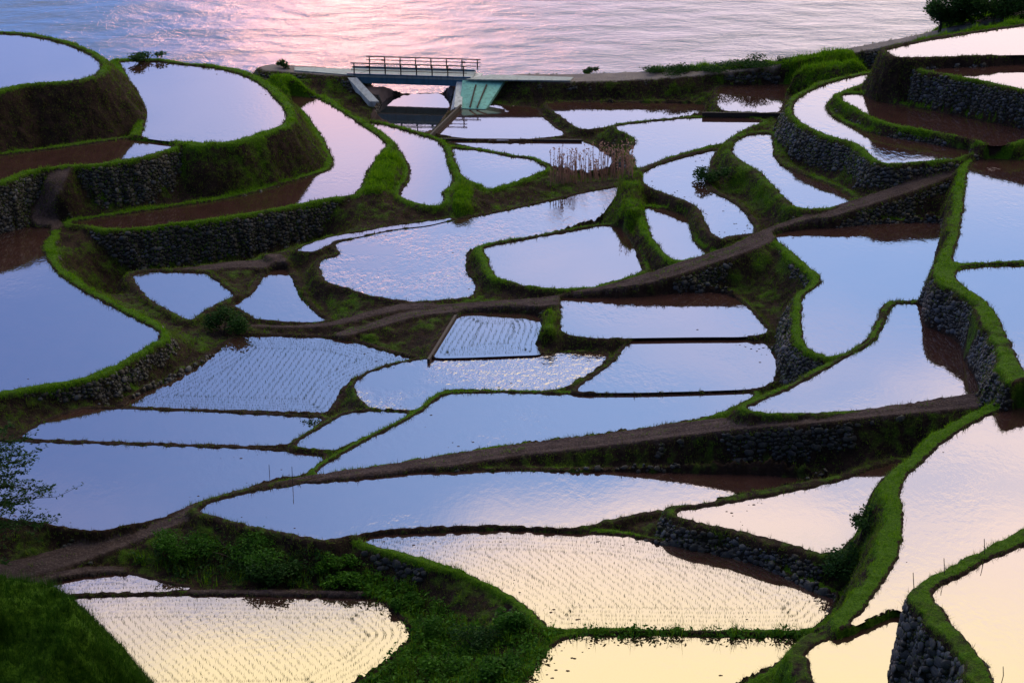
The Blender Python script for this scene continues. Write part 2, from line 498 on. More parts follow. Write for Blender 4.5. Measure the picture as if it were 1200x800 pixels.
P('I4', 4.0, [(100,479),(200,482),(300,486),(337,489),(380,490),(366,501),(360,506),(347,514),(332,521),(300,522),(200,519),(100,515),(32,514),(28,510),(48,497),(75,486),(90,482)],
  'slim strip paddy at left between two straight dark bunds', bw=.3, bh=.15, g=.15, gs=.15)
P('I5', 4.25, [(409,484),(450,481),(482,484),(462,495),(437,507),(412,517),(392,527),(365,525),(345,523),(362,510),(387,496)],
  'little lozenge shaped paddy between slim green bunds', bw=.3, bh=.14, g=.5, gs=.3)
P('V', 4.1, [(-60,517),(32,519),(150,522),(300,527),(382,534),(375,542),(360,552),(350,558),(325,559),(307,565),(275,576),(250,582),(230,589),(215,596),(200,602),(162,612),(125,619),(105,621),(50,612),(0,605),(-60,597)],
  'wide blue paddy at lower left behind the twiggy tree', 'calm', bw=.3, bh=.15, g=.15, gs=.15, s=4)
P('M', 4.5, [(235,597),(250,588),(300,576),(325,571),(375,565),(450,559),(475,555),(500,552),(600,552),(700,552),(800,552),(900,554),(925,557),(972,560),(962,563),(900,577),(825,591),(790,595),(760,598),(740,602),(700,612),(675,617),(647,618),(600,615),(575,615),(500,616),(450,620),(420,625),(400,629),(380,633),(350,626),(325,621),(300,617),(275,611),(250,604),(240,600)],
  'long lens shaped paddy mirroring the dark stone wall', 'calm', bw=.5, bh=.18, g=.4, gs=.3, s=2.4)
P('N', 5.3, [(791,600),(825,596),(900,583),(982,566),(1045,543),(1065,542),(1057,552),(1045,565),(1036,572),(1032,585),(1030,597),(1022,602),(1012,612),(1007,622),(995,632),(985,641),(977,647),(960,647),(937,640),(900,629),(850,617),(800,608)],
  'cream coloured wedge paddy between the stone wall and the seedling rows', 'calm', bw=.7, bh=.18, g=.45, gs=.35, s=2.8, stone=True)
P('O', 4.35, [(420,632),(450,626),(500,624),(550,622),(600,621),(650,624),(685,626),(725,628),(762,634),(800,640),(850,649),(900,664),(925,677),(957,692),(985,702),(975,712),(960,727),(950,737),(900,737),(875,738),(775,737),(700,735),(647,736),(637,727),(622,712),(600,696),(575,684),(550,672),(525,662),(487,651),(450,641),(425,635)],
  'large cream planted paddy in the foreground with curving seedling rows', 'calm', bw=.55, bh=.18, g=.9, gs=.3, s=3.4, stone=True, rice=((650,650),(740,725)))
P('Q2', 3.15, [(55,684),(70,681),(100,676),(142,672),(162,677),(200,686),(228,690),(185,692),(97,694),(60,697)],
  'tiny planted paddy beside the grassy hillside at bottom left', bw=.3, bh=.12, g=.4, gs=.3, rice=((110,682),(125,692)))
P('Q', 3.1, [(40,703),(105,700),(150,699),(225,698),(300,699),(360,699),(420,701),(442,702),(460,717),(475,730),(482,740),(482,747),(472,757),(455,775),(435,790),(405,803),(385,825),(30,825)],
  'planted paddy at bottom left with seedling rows bending round its end', 'calm', bw=.5, bh=.14, g=.8, gs=.5, rice=((200,710),(290,800)))
P('R', 4.3, [(667,748),(700,745),(775,744),(900,746),(937,750),(925,760),(915,772),(900,781),(887,790),(870,798),(850,825),(590,825),(615,800),(630,782),(645,762),(657,752)],
  'bright yellow paddy at the bottom edge of the picture', 'calm', bw=.6, bh=.16, g=.95, gs=.6, s=2)
P('S', 8.1, [(1262,460),(1200,472),(1195,473),(1180,479),(1150,492),(1125,507),(1100,525),(1080,545),(1062,562),(1057,575),(1057,587),(1060,600),(1061,625),(1055,650),(1045,672),(1025,700),(1010,720),(997,733),(1012,726),(1050,709),(1075,727),(1130,706),(1200,670),(1270,636)],
  'large cream paddy at right with a broad bright green curved rim', 'calm', bw=1.0, bh=.18, g=1.0, gs=.45, s=2.6)
P('T', 7.8, [(947,765),(962,755),(987,747),(1025,730),(1052,719),(1064,724),(1056,765),(1042,825),(958,825),(955,800),(950,780)],
  'small pale paddy at the bottom left of the big masonry corner', 'calm', bw=.8, bh=.16, g=.45, gs=.5, s=2.6)
P('U', 11.2, [(1091,694),(1125,677),(1162,657),(1200,641),(1275,604),(1275,840),(1195,840),(1185,820),(1165,797),(1160,782),(1145,762),(1125,740),(1107,715)],
  'high cream paddy in the bottom right corner above the dark wall', 'calm', bw=.95, bh=.2, g=.6, gs=.2, s=4.2, stone=True)
P('H1', 6.9, [(902,275),(925,271),(950,267),(975,267),(987,265),(1012,262),(1062,260),(1107,259),(1109,275),(1102,290),(1100,310),(1096,330),(1090,345),(1087,352),(1047,352),(1035,355),(1030,365),(1022,385),(1015,399),(1010,402),(987,415),(977,417),(967,417),(952,411),(945,404),(942,397),(941,375),(941,347),(957,339),(965,330),(960,321),(945,310),(930,296),(912,282)],
  'blue paddy at right with a notched green rim and brown reflection', 'calm', bw=.65, bh=.18, g=1.0, gs=.3, s=3.2, stone=True)
P('H2', 6.95, [(1049,357),(1087,356),(1085,372),(1087,382),(1105,388),(1122,396),(1137,412),(1145,437),(1152,462),(1125,467),(1075,474),(1000,481),(950,484),(900,483),(872,480),(900,468),(937,452),(975,430),(1012,410),(1027,399),(1037,382),(1042,370)],
  'tapering paddy at right along the top of the stone walled path', 'calm', bw=.5, bh=.16, g=.65, gs=.35, s=2.4)
P('Z1', 9.45, [(1137,197),(1142,190),(1152,185),(1170,184),(1200,189),(1265,198),(1265,300),(1200,305),(1150,308),(1117,309),(1120,295),(1126,277),(1130,250),(1132,225),(1135,205)],
  'tall pale paddy at the right edge above a yellow green rim', 'calm', bw=.85, bh=.18, g=.9, gs=.25, s=3)
P('Z2', 9.4, [(1127,315),(1150,312),(1200,311),(1265,309),(1275,470),(1225,462),(1210,445),(1199,430),(1192,415),(1185,400),(1182,397),(1177,382),(1167,365),(1155,351),(1137,340),(1124,330),(1122,321)],
  'pale paddy at the right edge above the mossy overhanging bank', 'calm', bw=1.5, bh=.18, g=.7, gs=.25, s=3, stone=True)
P('D1', 3.85, [(540,126),(566,128),(570,123),(600,125),(627,126),(632,136),(650,150),(664,158),(625,162),(600,164),(575,164),(530,160),(510,156),(520,145),(532,131)],
  'pale paddy right of the stream pool under the turquoise revetment', 'calm', bw=.3, bh=.12, g=.1, gs=.1)
P('D2', 3.7, [(527,165),(600,168),(640,166),(680,163),(687,168),(710,178),(722,185),(718,197),(700,205),(660,202),(640,195),(625,187),(600,181),(562,173),(532,168)],
  'shallow pale paddy behind the dry reeds', 'calm', bw=.25, bh=.1, g=.1, gs=.1)
P('D3', 4.15, [(642,120),(725,120),(825,121),(830,126),(822,135),(775,140),(725,144),(710,149),(685,152),(675,149),(660,137),(645,127)],
  'paddy under the far roadside wall with a brown reflection', 'calm', bw=.4, bh=.15, g=.4, gs=.3)
P('D4', 4.7, [(722,150),(727,147),(775,142),(824,138),(870,138),(895,142),(875,150),(857,160),(850,167),(825,172),(800,179),(775,187),(755,196),(747,197),(744,185),(736,179),(747,170),(745,162),(732,155)],
  'pinkish paddy right of the little stone faced corner', 'calm', bw=.5, bh=.15, g=.6, gs=.35, s=2.2, stone=True)
P('D5', 5.0, [(845,101),(900,98),(950,97),(958,99),(930,106),(922,112),(917,120),(913,131),(900,132),(850,130),(841,125),(842,108)],
  'small blue paddy at the foot of the climbing shore road', 'calm', bw=.4, bh=.12, g=.3, gs=.2)
P('E1', 6.65, [(762,199),(772,194),(800,186),(842,175),(832,185),(830,197),(826,210),(824,220),(838,228),(855,236),(870,248),(882,265),(883,274),(850,277),(845,280),(832,270),(826,257),(822,247),(815,240),(800,234),(782,227),(765,221),(754,214),(751,206)],
  'bright sickle shaped paddy beside the brown mossy bank', 'breeze', bw=.7, bh=.2, g=.3, gs=.25, s=2.4)
P('E2', 7.7, [(860,172),(865,164),(880,159),(904,157),(904,170),(906,184),(914,195),(932,203),(957,212),(980,221),(1000,233),(987,239),(970,244),(936,245),(925,235),(912,222),(900,210),(891,200),(887,199),(875,192),(860,182)],
  'sickle shaped paddy whose lower end glows cream beside the path', 'breeze', bw=.8, bh=.2, g=.55, gs=.45, s=1.9)
P('E3', 6.0, [(752,245),(762,244),(787,247),(807,255),(810,272),(812,285),(820,292),(832,296),(815,302),(795,306),(785,302),(775,292),(765,277),(761,262),(756,250)],
  'small paddy nested inside the curling brown mossy bank', 'calm', bw=.6, bh=.2, g=.95, gs=.3, s=2.2)
P('F1', 9.7, [(1019,87),(1000,91),(975,97),(955,105),(937,115),(930,127),(932,137),(950,150),(975,160),(1000,167),(1012,172),(1022,182),(1035,192),(1075,190),(1120,186),(1137,180),(1140,176),(1112,172),(1075,165),(1037,160),(1012,155),(987,145),(972,136),(966,126),(972,116),(985,107),(1010,99),(1015,91)],
  'hook shaped upper right paddy curling round the inner bund', 'breeze', bw=.7, bh=.2, g=.75, gs=.3, s=2.8, stone=True)
P('F2', 10.4, [(986,111),(1012,111),(1025,119),(1075,127),(1112,134),(1150,142),(1200,151),(1265,162),(1265,176),(1200,163),(1177,170),(1162,171),(1150,166),(1125,160),(1087,152),(1050,146),(1025,139),(1005,127),(990,120)],
  'shadowed brown paddy along the foot of the upper right stone wall', 'calm', bw=.6, bh=.2, g=.85, gs=.4, s=2.4)
P('G2', 12.9, [(1079,81),(1112,79),(1150,78),(1200,74),(1265,70),(1265,118),(1200,105),(1162,97),(1125,90),(1095,84)],
  'narrow paddy crowning the upper right stone wall', 'calm', bw=.7, bh=.2, g=.6, gs=.15, s=3.2, stone=True)
P('G1', 13.6, [(1040,59),(1060,54),(1100,46),(1137,40),(1200,31),(1265,22),(1265,64),(1200,64),(1150,65),(1100,67),(1052,68),(1045,64)],
  'highest paddy at top right beside the climbing road', 'calm', bw=.6, bh=.18, g=.3, gs=.15, s=3)

# strips with varying height: (photo x, y, z, half width m)
L = {}


def S(key, pts, s, label=None, g=.3, gs=.3, stone=False, kind='path', mat='path'):
    L[key] = dict(px=pts, s=s, g=g, gs=gs, stone=stone, kind=kind, mat=mat, label=label)


S('K', [(1250,146,10.3,.8),(1180,172,9.75,.8),(1135,190,9.35,.8),(1075,216,8.7,.8),(1000,240,7.95,.8),(960,253,7.6,.75),(930,262,7.4,.75),(900,274,7.15,.8),(880,286,6.95,.85),(840,300,6.5,.85),(800,313,6.1,.85),(760,326,5.75,.85),(720,338,5.45,.85),(680,346,5.2,.8),(640,353,5.0,.8),(580,357,4.8,.8),(520,361,4.6,.75),(480,367,4.45,.6),(440,380,4.2,.5),(400,391,4.0,.4)], 3.2, stone=True)
S('K2', [(505,358,4.55,.5),(470,358,4.5,.5),(430,368,4.3,.45),(385,380,3.95,.35),(330,382,3.8,.2),(290,380,3.75,.2)], 2.4)
S('Lp', [(1260,455,7.8,.9),(1200,462,7.5,.9),(1150,468,7.3,.9),(1050,477,7.15,.9),(950,488,6.9,.9),(880,493,6.5,.9),(800,502,5.9,.9),(700,516,5.3,.8),(600,527,4.95,.75),(500,543,4.75,.7),(420,555,4.7,.65),(350,565,4.6,.65),(290,577,4.5,.65),(240,592,4.35,.65),(195,610,4.1,.8),(150,627,3.8,.9),(100,644,3.55,1.0),(50,660,3.4,1.0),(10,670,3.3,1.1)], 6.0, stone=True)
S('Pp', [(74,194,8.3,.7),(64,213,7.7,.75),(55,235,6.5,.8),(50,255,5.4,.9),(60,264,5.25,.8)], 2.2)
S('X0', [(320,301,4.3,.7),(322,306,4.1,.9),(310,309,3.95,.8),(275,309,3.85,.7),(240,313,3.8,.5),(215,316,3.8,.4)], 1.5, mat='mud')
S('Qp', [(225,692,3.3,.15),(300,692,3.3,.22),(360,694,3.32,.3),(420,696,3.35,.3)], 2)
S('Qq', [(40,684,3.4,.6),(100,668,3.4,.5),(140,667,3.35,.3)], 2)
S('road', [(320,79,5.6,1.2),(360,82,5.6,1.3),(405,85,5.6,1.2)], 1.3, stone=True, kind='road', mat='road')
S('road2', [(614,90.5,5.5,1.2),(640,91,5.5,1.4),(700,91,5.5,1.5),(800,86,5.7,1.4),(900,76,6.4,1.2),(960,66,7.2,1.1),(1040,51,8.4,1.0),(1100,38,9.6,1.0),(1160,22,11.0,1.0),(1250,2,12.5,1.0)], 3.0, stone=True, kind='road', mat='road')
# grassy humps and rises (no path on top)
S('hump_a', [(330,88,6.6,.6),(345,100,6.3,.6),(372,115,5.7,.4)], 1.3, g=.95, gs=.9, kind='hump')
S('hump_b', [(455,180,5.6,.4),(448,200,5.8,.5),(438,222,5.6,.4)], 1.6, g=1, gs=.9, kind='hump')
S('hump_c', [(545,218,5.5,.4),(540,236,5.3,.3)], 1.6, g=1, gs=.8, kind='hump')
S('hump_d', [(985,61,7.9,.9),(930,71,6.8,.9),(860,78,6.2,.8),(770,84,5.6,.6)], 1.2, g=1, gs=.95, kind='hump')
S('hump_e', [(890,90,6.0,.5),(950,80,7.0,.6),(1000,73,8.2,.6)], 1.6, g=.9, gs=.5, kind='hump')
S('hill', [(-110,668,10.2,1.5),(-15,690,9.3,1.3),(52,718,8.5,1.7),(14,795,7.2,1.0),(-20,880,6.0,1.0)], 1.4, g=1, gs=1, kind='hump')
S('hump_g', [(742,200,7.1,.4),(738,225,6.9,.4),(742,245,6.5,.4)], 1.6, g=.5, gs=.4, kind='hump')
S('hump_h', [(642,385,5.2,.25),(647,365,5.2,.25)], 2, g=.6, gs=.4, kind='hump')
S('hump_i', [(1085,48,10.4,.5),(1150,34,11.6,.5),(1240,17,13,.5)], 1.2, g=.8, gs=.8, kind='hump')
S('hump_j', [(1120,27,9.6,.8),(1180,10,11,1.0),(1250,-6,12.4,1.0)], 1.0, g=.9, gs=.9, kind='hump')
S('weir', [(430,104,4.5,.8),(480,103.5,4.45,.8),(545,102,4.5,.8)], 1.2, stone=True, kind='bankonly', mat='rock')

POOLZ = 3.45
POOL = [(437,137),(443,122),(455,112),(490,110),(524,110),(531,118),(523,133),(504,156),(480,152),(455,145)]

keys = list(T.keys()); lkeys = list(L.keys())
for k in keys:
    t = T[k]; t['poly'] = chaikin([at(x, y, t['z']) for x, y in t['px']], 2, .2)
POOLW = chaikin([at(x, y, POOLZ) for x, y in POOL], 1, .2)
for k in lkeys:
    L[k]['line'] = chaikin([[*at(x, y, z), z, hw] for x, y, z, hw in L[k]['px']], 2, .25, closed=False)

# ------------------------------------------------------------------ terrain heights
NA, NR = 900, 1110
ang = np.linspace(-math.radians(19.2), math.radians(19.2), NA)
rad = np.exp(np.linspace(math.log(56), math.log(190), NR))
A, R = np.meshgrid(np.tan(ang), rad)
GX, GY = (A * R), R.copy()
X, Y = GX.ravel(), GY.ravel()
n = X.size
hmax = np.full(n, -50.0); own = np.full(n, -1, np.int32)
inside = np.full(n, -1, np.int32); dep = np.zeros(n); insz = np.full(n, -1e9)
below = np.full(n, 9.0)                        # how far under the owner's crest
ontop = np.zeros(n, bool)
pathy = np.zeros(n)
skirt = np.zeros(n, bool)
cdist = np.full(n, 9.0)
mudline = np.zeros(n)
WS = np.full(n, 1e-5); WZ = np.zeros(n); KS = 1.8
nz1 = fbm(X * .9, Y * .9, 3); nz2 = fbm(X * 2.6, Y * 2.6, 11); nz3 = fbm(X * .25, Y * .25, 21)
nz5 = fbm(X * 7, Y * 7, 51, 2)
nz6 = fbm(X * .42, Y * .42, 71, 2)
src = []
for k in keys: src.append(('T', k))
for k in lkeys: src.append(('L', k))
src.append(('T', '_pool'))
T['_pool'] = dict(z=POOLZ, poly=POOLW, bw=.15, bh=.06, s=3, g=.1, gs=.1, stone=False)
MARG = 11.0
for si, (ty, k) in enumerate(src):
    if ty == 'T':
        t = T[k]; Pg = t['poly']; z0 = t['z']
        bb = (Pg[:, 0].min() - MARG, Pg[:, 0].max() + MARG, Pg[:, 1].min() - MARG, Pg[:, 1].max() + MARG)
        idx = np.nonzero((X > bb[0]) & (X < bb[1]) & (Y > bb[2]) & (Y < bb[3]))[0]
        sd = poly_sd(X[idx], Y[idx], Pg)
        if k != '_pool': sd = sd - .02 + (nz2[idx] - .5) * .20 + (nz5[idx] - .5) * .14
        o = sd >= 0
        i2 = idx[~o]
        m = z0 > insz[i2]
        inside[i2[m]] = si; insz[i2[m]] = z0; dep[i2[m]] = -sd[~o][m]
        i2 = idx[o]; d = sd[o]
        bw = t['bw'] * (.15 + .75 * nz6[i2] + .6 * nz1[i2])
        jit = (nz1[i2] - .5) * .8 + (nz2[i2] - .5) * .4
        top = z0 + t['bh'] * .62 + .08 * (nz2[i2] - .5)
        dd = np.maximum(d - bw, 0)
        sk = top - t['s'] * np.maximum(dd * dd / (dd + .22) + jit * np.minimum(dd * 1.5, 1), 0)
        f = np.where(d < .13, z0 - .04 + (top - z0 + .04) * d / .13, sk)
        ot = d < bw
        mudline[i2[d < .16]] = 1
        W = 1 / (d + .25) ** 3; zb = z0
        crest = top
    else:
        t = L[k]; Ln = t['line']
        bb = (Ln[:, 0].min() - MARG, Ln[:, 0].max() + MARG, Ln[:, 1].min() - MARG, Ln[:, 1].max() + MARG)
        idx = np.nonzero((X > bb[0]) & (X < bb[1]) & (Y > bb[2]) & (Y < bb[3]))[0]
        d, zc, hw = line_d(X[idx], Y[idx], Ln)
        i2 = idx
        jit = (nz1[i2] - .5) * .8 + (nz2[i2] - .5) * .4
        dd = np.maximum(d - hw - (nz1[i2] - .5) * .25, 0)
        top = zc + .05 * (nz2[i2] - .5) - (.04 * np.exp(-((np.abs(d) - hw * .5) / .15) ** 2) if t['kind'] == 'path' else 0)
        if t['kind'] == 'hump': top = zc + .5 * (nz1[i2] - .5) + .25 * (nz2[i2] - .5)
        f = top - t['s'] * np.maximum(dd * dd / (dd + .22) + jit * np.minimum(dd * 1.5, 1), 0)
        ot = d < hw + (nz1[i2] - .5) * .25
        W = .6 / (np.maximum(d - hw, 0) + .25) ** 3; zb = zc
        crest = top
    if ty == 'L' and t['kind'] in ('path', 'road'): py_ = np.clip((hw - d + (nz2[i2] - .5) * .5) / .25 + .5, 0, 1)
    else: py_ = np.zeros(len(i2))
    WS[i2] += W; WZ[i2] += W * np.exp(-KS * (zb - 5.0))
    m = f > hmax[i2]
    j = i2[m]
    hmax[j] = f[m]; own[j] = si; ontop[j] = ot[m]; below[j] = (crest - f)[m]; pathy[j] = py_[m]; skirt[j] = ~ot[m]; cdist[j] = d[m] if ty == 'L' else 9.0
base_bg = np.where(Y < 90, 1.0 + .04 * np.maximum(90 - Y, 0), 2.0) + .12 * np.maximum(X - 15, 0) + .1 * np.maximum(-X - 30, 0)
WZ += 1e-5 * np.exp(-KS * (base_bg - 5.0))
base = 5.0 - np.log(np.maximum(WZ / WS, 1e-9)) / KS - .15 + .35 * (nz1 - .5)
dd_, zz_, hh_ = line_d(X, Y, np.array([[*at(x, y, 3.0), 3.0, 1.0] for x, y in ((118, 338), (150, 312), (200, 304), (260, 300), (330, 290), (370, 280))]))
base = base - 2.2 * np.exp(-(dd_ / 2.0) ** 2)
shore = np.clip((Y - 168) / 12, 0, 1)
base = np.minimum(base, (1 - shore) * 8 - 3 * shore)
h = np.maximum(hmax, base)
nz4 = fbm(X * 6, Y * 6, 41, 2)
h = h + np.where(pathy > .5, .03, np.where(ontop & ~(base > hmax), .05, .22)) * ((nz2 - .5) * .8 + (nz4 - .5) * .7)
bown = base > hmax
# inside a paddy the bed lies under the water; a taller neighbour's wall may stand a little way in
ins = inside >= 0
bed = insz - .05 - .14 * np.clip(dep / .25, 0, 1)
h = np.where(ins, np.maximum(bed, np.minimum(h, np.where(own != inside, h, -1e9)) - 4.5 * dep), h)
HT = h.reshape(NR, NA)
for _ in range(1):
    E = np.pad(HT, 1, mode='edge')
    E = (E[:-2] + 2 * E[1:-1] + E[2:]) / 4
    HT = (E[:, :-2] + 2 * E[:, 1:-1] + E[:, 2:]) / 4
h = HT.ravel().copy()
ontop &= (h > hmax - .12)

# slope and greenness
gy, gx = np.gradient(HT)
dxs = np.gradient(GX, axis=1); dys = np.gradient(GY, axis=0)
slope = np.hypot(gx / np.maximum(dxs, 1e-4), gy / np.maximum(dys, 1e-4)).ravel()
gtop = np.array([T[k]['g'] if ty == 'T' else L[k]['g'] for ty, k in src] + [.4])
gside = np.array([T[k]['gs'] if ty == 'T' else L[k]['gs'] for ty, k in src] + [.35])
o2 = np.where(bown | (own < 0), len(src), own)
grassy = np.where(ontop & ~bown, gtop[o2], gside[o2] * (.45 + 1.1 * nz1)) + .25 * (nz2 - .5)
grassy = np.where(below < .16, np.maximum(grassy, gtop[o2] * .8 + .3 * (nz2 - .5)), grassy)
for si, (ty, k) in enumerate(src):
    if ty == 'L' and L[k]['kind'] in ('path', 'road', 'bankonly'):
        grassy[(own == si) & ontop & ~bown] = 0
        if k in ('K', 'Lp'):
            mid_ = (own == si) & ontop & ~bown & (np.abs(cdist - .0) < .22)
            grassy[mid_] = np.clip((nz6[mid_] * .6 + nz2[mid_] * .6 - .45) * 2.2, 0, .55)
grassy = grassy * np.clip(.55 + 1.1 * (nz3 * .6 + nz1 * .6 - .25), .25, 1.1)
grassy = np.where((mudline > 0) & ontop, grassy * .15, grassy)
grassy = np.clip(grassy, 0, 1)

# ------------------------------------------------------------------ split the terrain into things
VX = np.stack([X, Y, h], 1)
ii = np.arange(NR * NA).reshape(NR, NA)
Q4 = np.stack([ii[:-1, :-1], ii[:-1, 1:], ii[1:, 1:], ii[1:, :-1]], -1).reshape(-1, 4)
c0 = Q4[:, 0]
q_in = (inside[Q4] >= 0).all(1)
q_deep = q_in & (dep[Q4].min(1) > .5) & (HT.ravel()[Q4].max(1) < insz[Q4].min(1) - .02)
q_sea = (h[Q4].max(1) < -1.5)
steep = slope[Q4].mean(1)
fown = np.where(bown[c0], -1, own[c0])
fown = np.where(inside[c0] >= 0, np.where(h[c0] > insz[c0] + .02, own[c0], inside[c0]), fown)
ftop = ontop[Q4].all(1)
fskirt = skirt[Q4].all(1)
fbelow = below[Q4].mean(1)
keep = ~q_deep & ~q_sea
_a, _b = VX[Q4[:, 2]] - VX[Q4[:, 0]], VX[Q4[:, 3]] - VX[Q4[:, 1]]
_n = np.cross(_a, _b); _v = np.array([0, 0, H]) - VX[Q4[:, 0]]
facing = (_n * _v).sum(1) > .05 * np.linalg.norm(_n, axis=1) * np.linalg.norm(_v, axis=1)


def sub_mesh(name, sel, mat, extra=True):
    F = Q4[sel]
    u, inv = np.unique(F, return_inverse=True)
    return mesh_from(name, VX[u], inv.reshape(-1, 4), mat, True, {'grassy': grassy[u], 'pathy': np.where(bown[u] | ins[u], 0, pathy[u])})


def crown_pt(pg, z):
    c = pg.mean(0); return Vector((c[0], c[1], z))


roots = {}
stone_sel = np.zeros(len(Q4), bool)
STONE_LABEL = {
    'P3': 'grey stone wall under the narrow muddy brown paddy, by the dirt ramp', 'P4': 'dark overgrown wall below the long curving paddy at left',
    'P5': 'dark stone wall holding up the pointed green rimmed paddy', 'N': 'low mossy stone wall between cream wedge paddy and seedling rows',
    'O': 'tall field stone wall above the weedy gully in the foreground', 'U': 'dark masonry wall at the bottom right corner',
    'H1': 'steep dark wall beneath the notched green rim at right', 'Z2': 'dark rocky wall under the mossy bank at the right edge',
    'D4': 'small stone faced corner left of the pinkish paddy', 'F1': 'tall dark stone wall under the hook shaped paddy at upper right',
    'G2': 'blue grey stone wall at upper right, above the shadowed brown paddy', 'K': 'low stone retaining wall under the rising cart path in the centre',
    'Lp': 'long dark stone wall under the earth path, mirrored in the lens shaped paddy', 'road': 'riprap slope left of the bridge',
    'road2': 'dark retaining wall along the near side of the shore road', 'weir': 'low rock sill across the stream behind the bridge'}
walls = {}
for si, (ty, k) in enumerate(src):
    t = T[k] if ty == 'T' else L[k]
    me_sel = keep & (fown == si)
    if not me_sel.any(): continue
    if t['stone']:
        st = me_sel & (steep > (.45 if k == 'Lp' else .8)) & (fbelow > (.2 if k == 'Lp' else .3)) & ~ftop & facing & fskirt
        if st.sum() > 30:
            stone_sel |= st
            me = sub_mesh('wall_core', st, M['wallsoil'])
            c = me.vertices[0].co
            F = Q4[st]; lo = VX[F[:, 0]].mean(0)
            r = empty('stone_wall', (float(lo[0]), float(lo[1]), float(h[F].min())), STONE_LABEL[k], 'stone wall')
            link('wall_core', me, r); walls[k] = (r, st)
            me_sel &= ~st
    if ty == 'T' and k != '_pool':
        r = empty('rice_paddy', crown_pt(t['poly'], t['z']), t['label'], 'rice paddy', 'flooded rice terraces')
        roots[k] = r
        link('bank', sub_mesh('bank', me_sel, M['bank']), r)
    elif ty == 'L':
        if t['kind'] in ('path', 'road'):
            a, b = me_sel & ftop, me_sel & ~ftop
            if a.any(): tag(link('shore_road' if t['kind'] == 'road' else 'earth_path', sub_mesh('path', a, M['road' if t['kind'] == 'road' else 'bank'])), kind='structure')
            if b.any(): tag(link('path_verge', sub_mesh('path_verge', b, M['road' if t['kind'] == 'road' else 'bank'])), kind='structure')
        elif t['kind'] == 'bankonly':
            tag(link('stream_bank', sub_mesh('stream_bank', me_sel, M['rock'])), kind='structure')
        else:
            tag(link('grassy_slope', sub_mesh('grassy_slope', me_sel, M['bank'])), kind='structure')
    else:
        tag(link('stream_edge', sub_mesh('stream_edge', me_sel, M['mud'])), kind='structure')
tag(link('ground', sub_mesh('ground', keep & (fown == -1), M['bank'])), kind='structure')


# water sheets
def water_mesh(name, Pg, z, mat, grow=.05):
    nxt, prv = np.roll(Pg, -1, 0), np.roll(Pg, 1, 0)
    tg = nxt - prv; tg /= np.maximum(np.linalg.norm(tg, axis=1, keepdims=True), 1e-9)
    area = .5 * np.sum(Pg[:, 0] * nxt[:, 1] - nxt[:, 0] * Pg[:, 1])
    nr = np.stack([tg[:, 1], -tg[:, 0]], 1) * (1 if area > 0 else -1)
    G = Pg + nr * grow
    tri = tessellate_polygon([[Vector((x, y, 0)) for x, y in G]])
    V = np.c_[G, np.full(len(G), z)]
    F = np.array(tri, np.int32)
    a, b, c = V[F[:, 0]], V[F[:, 1]], V[F[:, 2]]
    cz = (b[:, 0] - a[:, 0]) * (c[:, 1] - a[:, 1]) - (b[:, 1] - a[:, 1]) * (c[:, 0] - a[:, 0])
    F[cz < 0] = F[cz < 0][:, ::-1]
    return mesh_from(name, V, F, mat)


for k in keys:
    t = T[k]
    link('water', water_mesh('water', t['poly'], t['z'], M['still' if t['rice'] else t['water']], .13), roots[k])
tag(link('stream', water_mesh('stream', POOLW, POOLZ, M['pool'])), kind='structure')

# the sea
sv = np.array([(-9000, 165, 0), (9000, 165, 0), (9000, 18000, 0), (-9000, 18000, 0)])
tag(link('sea', mesh_from('sea', sv, np.array([[0, 1, 2, 3]]), M['sea'])), kind='structure')
# the valley sides go on beyond the traced terraces, and the slope below the viewpoint closes the near end
def flank(cx, cy, cz, ox, oy, oz):
    V = np.concatenate([np.stack([cx, cy, cz - .02], 1), np.stack([(cx + ox) / 2, (cy + oy) / 2, (cz + oz) / 2 + 1.5 * (fbm(cx * .1, cy * .1, 5) - .5)], 1), np.stack([ox, oy, oz], 1)])
    m = len(cx); i = np.arange(m - 1)
    F = np.concatenate([np.stack([i, i + 1, i + 1 + m, i + m], 1), np.stack([i + m, i + m + 1, i + 1 + 2 * m, i + 2 * m], 1)])
    g = .55 + .4 * fbm(V[:, 0] * .3, V[:, 1] * .3, 8)
    return tag(link('hillside', mesh_from('hillside', V, F, M['bank'], True, {'grassy': g, 'pathy': np.zeros(len(V))})), kind='structure')


for col, sgn in ((0, -1), (NA - 1, 1)):
    cx, cy, cz = GX[::6, col], GY[::6, col], HT[::6, col]
    flank(cx, cy, cz, cx + sgn * 130, cy, np.where(cz > .5, cz + 16, cz))
cx, cy, cz = GX[0, ::6], GY[0, ::6], HT[0, ::6]
flank(cx, cy, cz, cx * 1.5, cy * 0 + 9.0, cz * 0 + 35.0)
# land all round, beyond and under the terraces
gv = np.array([(-600, -200, -6), (600, -200, -6), (600, 175, -6), (-600, 175, -6)])
tag(link('terrain', mesh_from('terrain', gv, np.array([[0, 1, 2, 3]]), M['ground'])), kind='structure')


# ------------------------------------------------------------------ stones in the walls
def ico():
    p = (1 + 5 ** .5) / 2
    v = np.array([(-1, p, 0), (1, p, 0), (-1, -p, 0), (1, -p, 0), (0, -1, p), (0, 1, p), (0, -1, -p), (0, 1, -p), (p, 0, -1), (p, 0, 1), (-p, 0, -1), (-p, 0, 1)], float)
    f = np.array([(0, 11, 5), (0, 5, 1), (0, 1, 7), (0, 7, 10), (0, 10, 11), (1, 5, 9), (5, 11, 4), (11, 10, 2), (10, 7, 6), (7, 1, 8), (3, 9, 4), (3, 4, 2), (3, 2, 6), (3, 6, 8), (3, 8, 9), (4, 9, 5), (2, 4, 11), (6, 2, 10), (8, 6, 7), (9, 8, 1)])
    return v / np.linalg.norm(v[0]), f


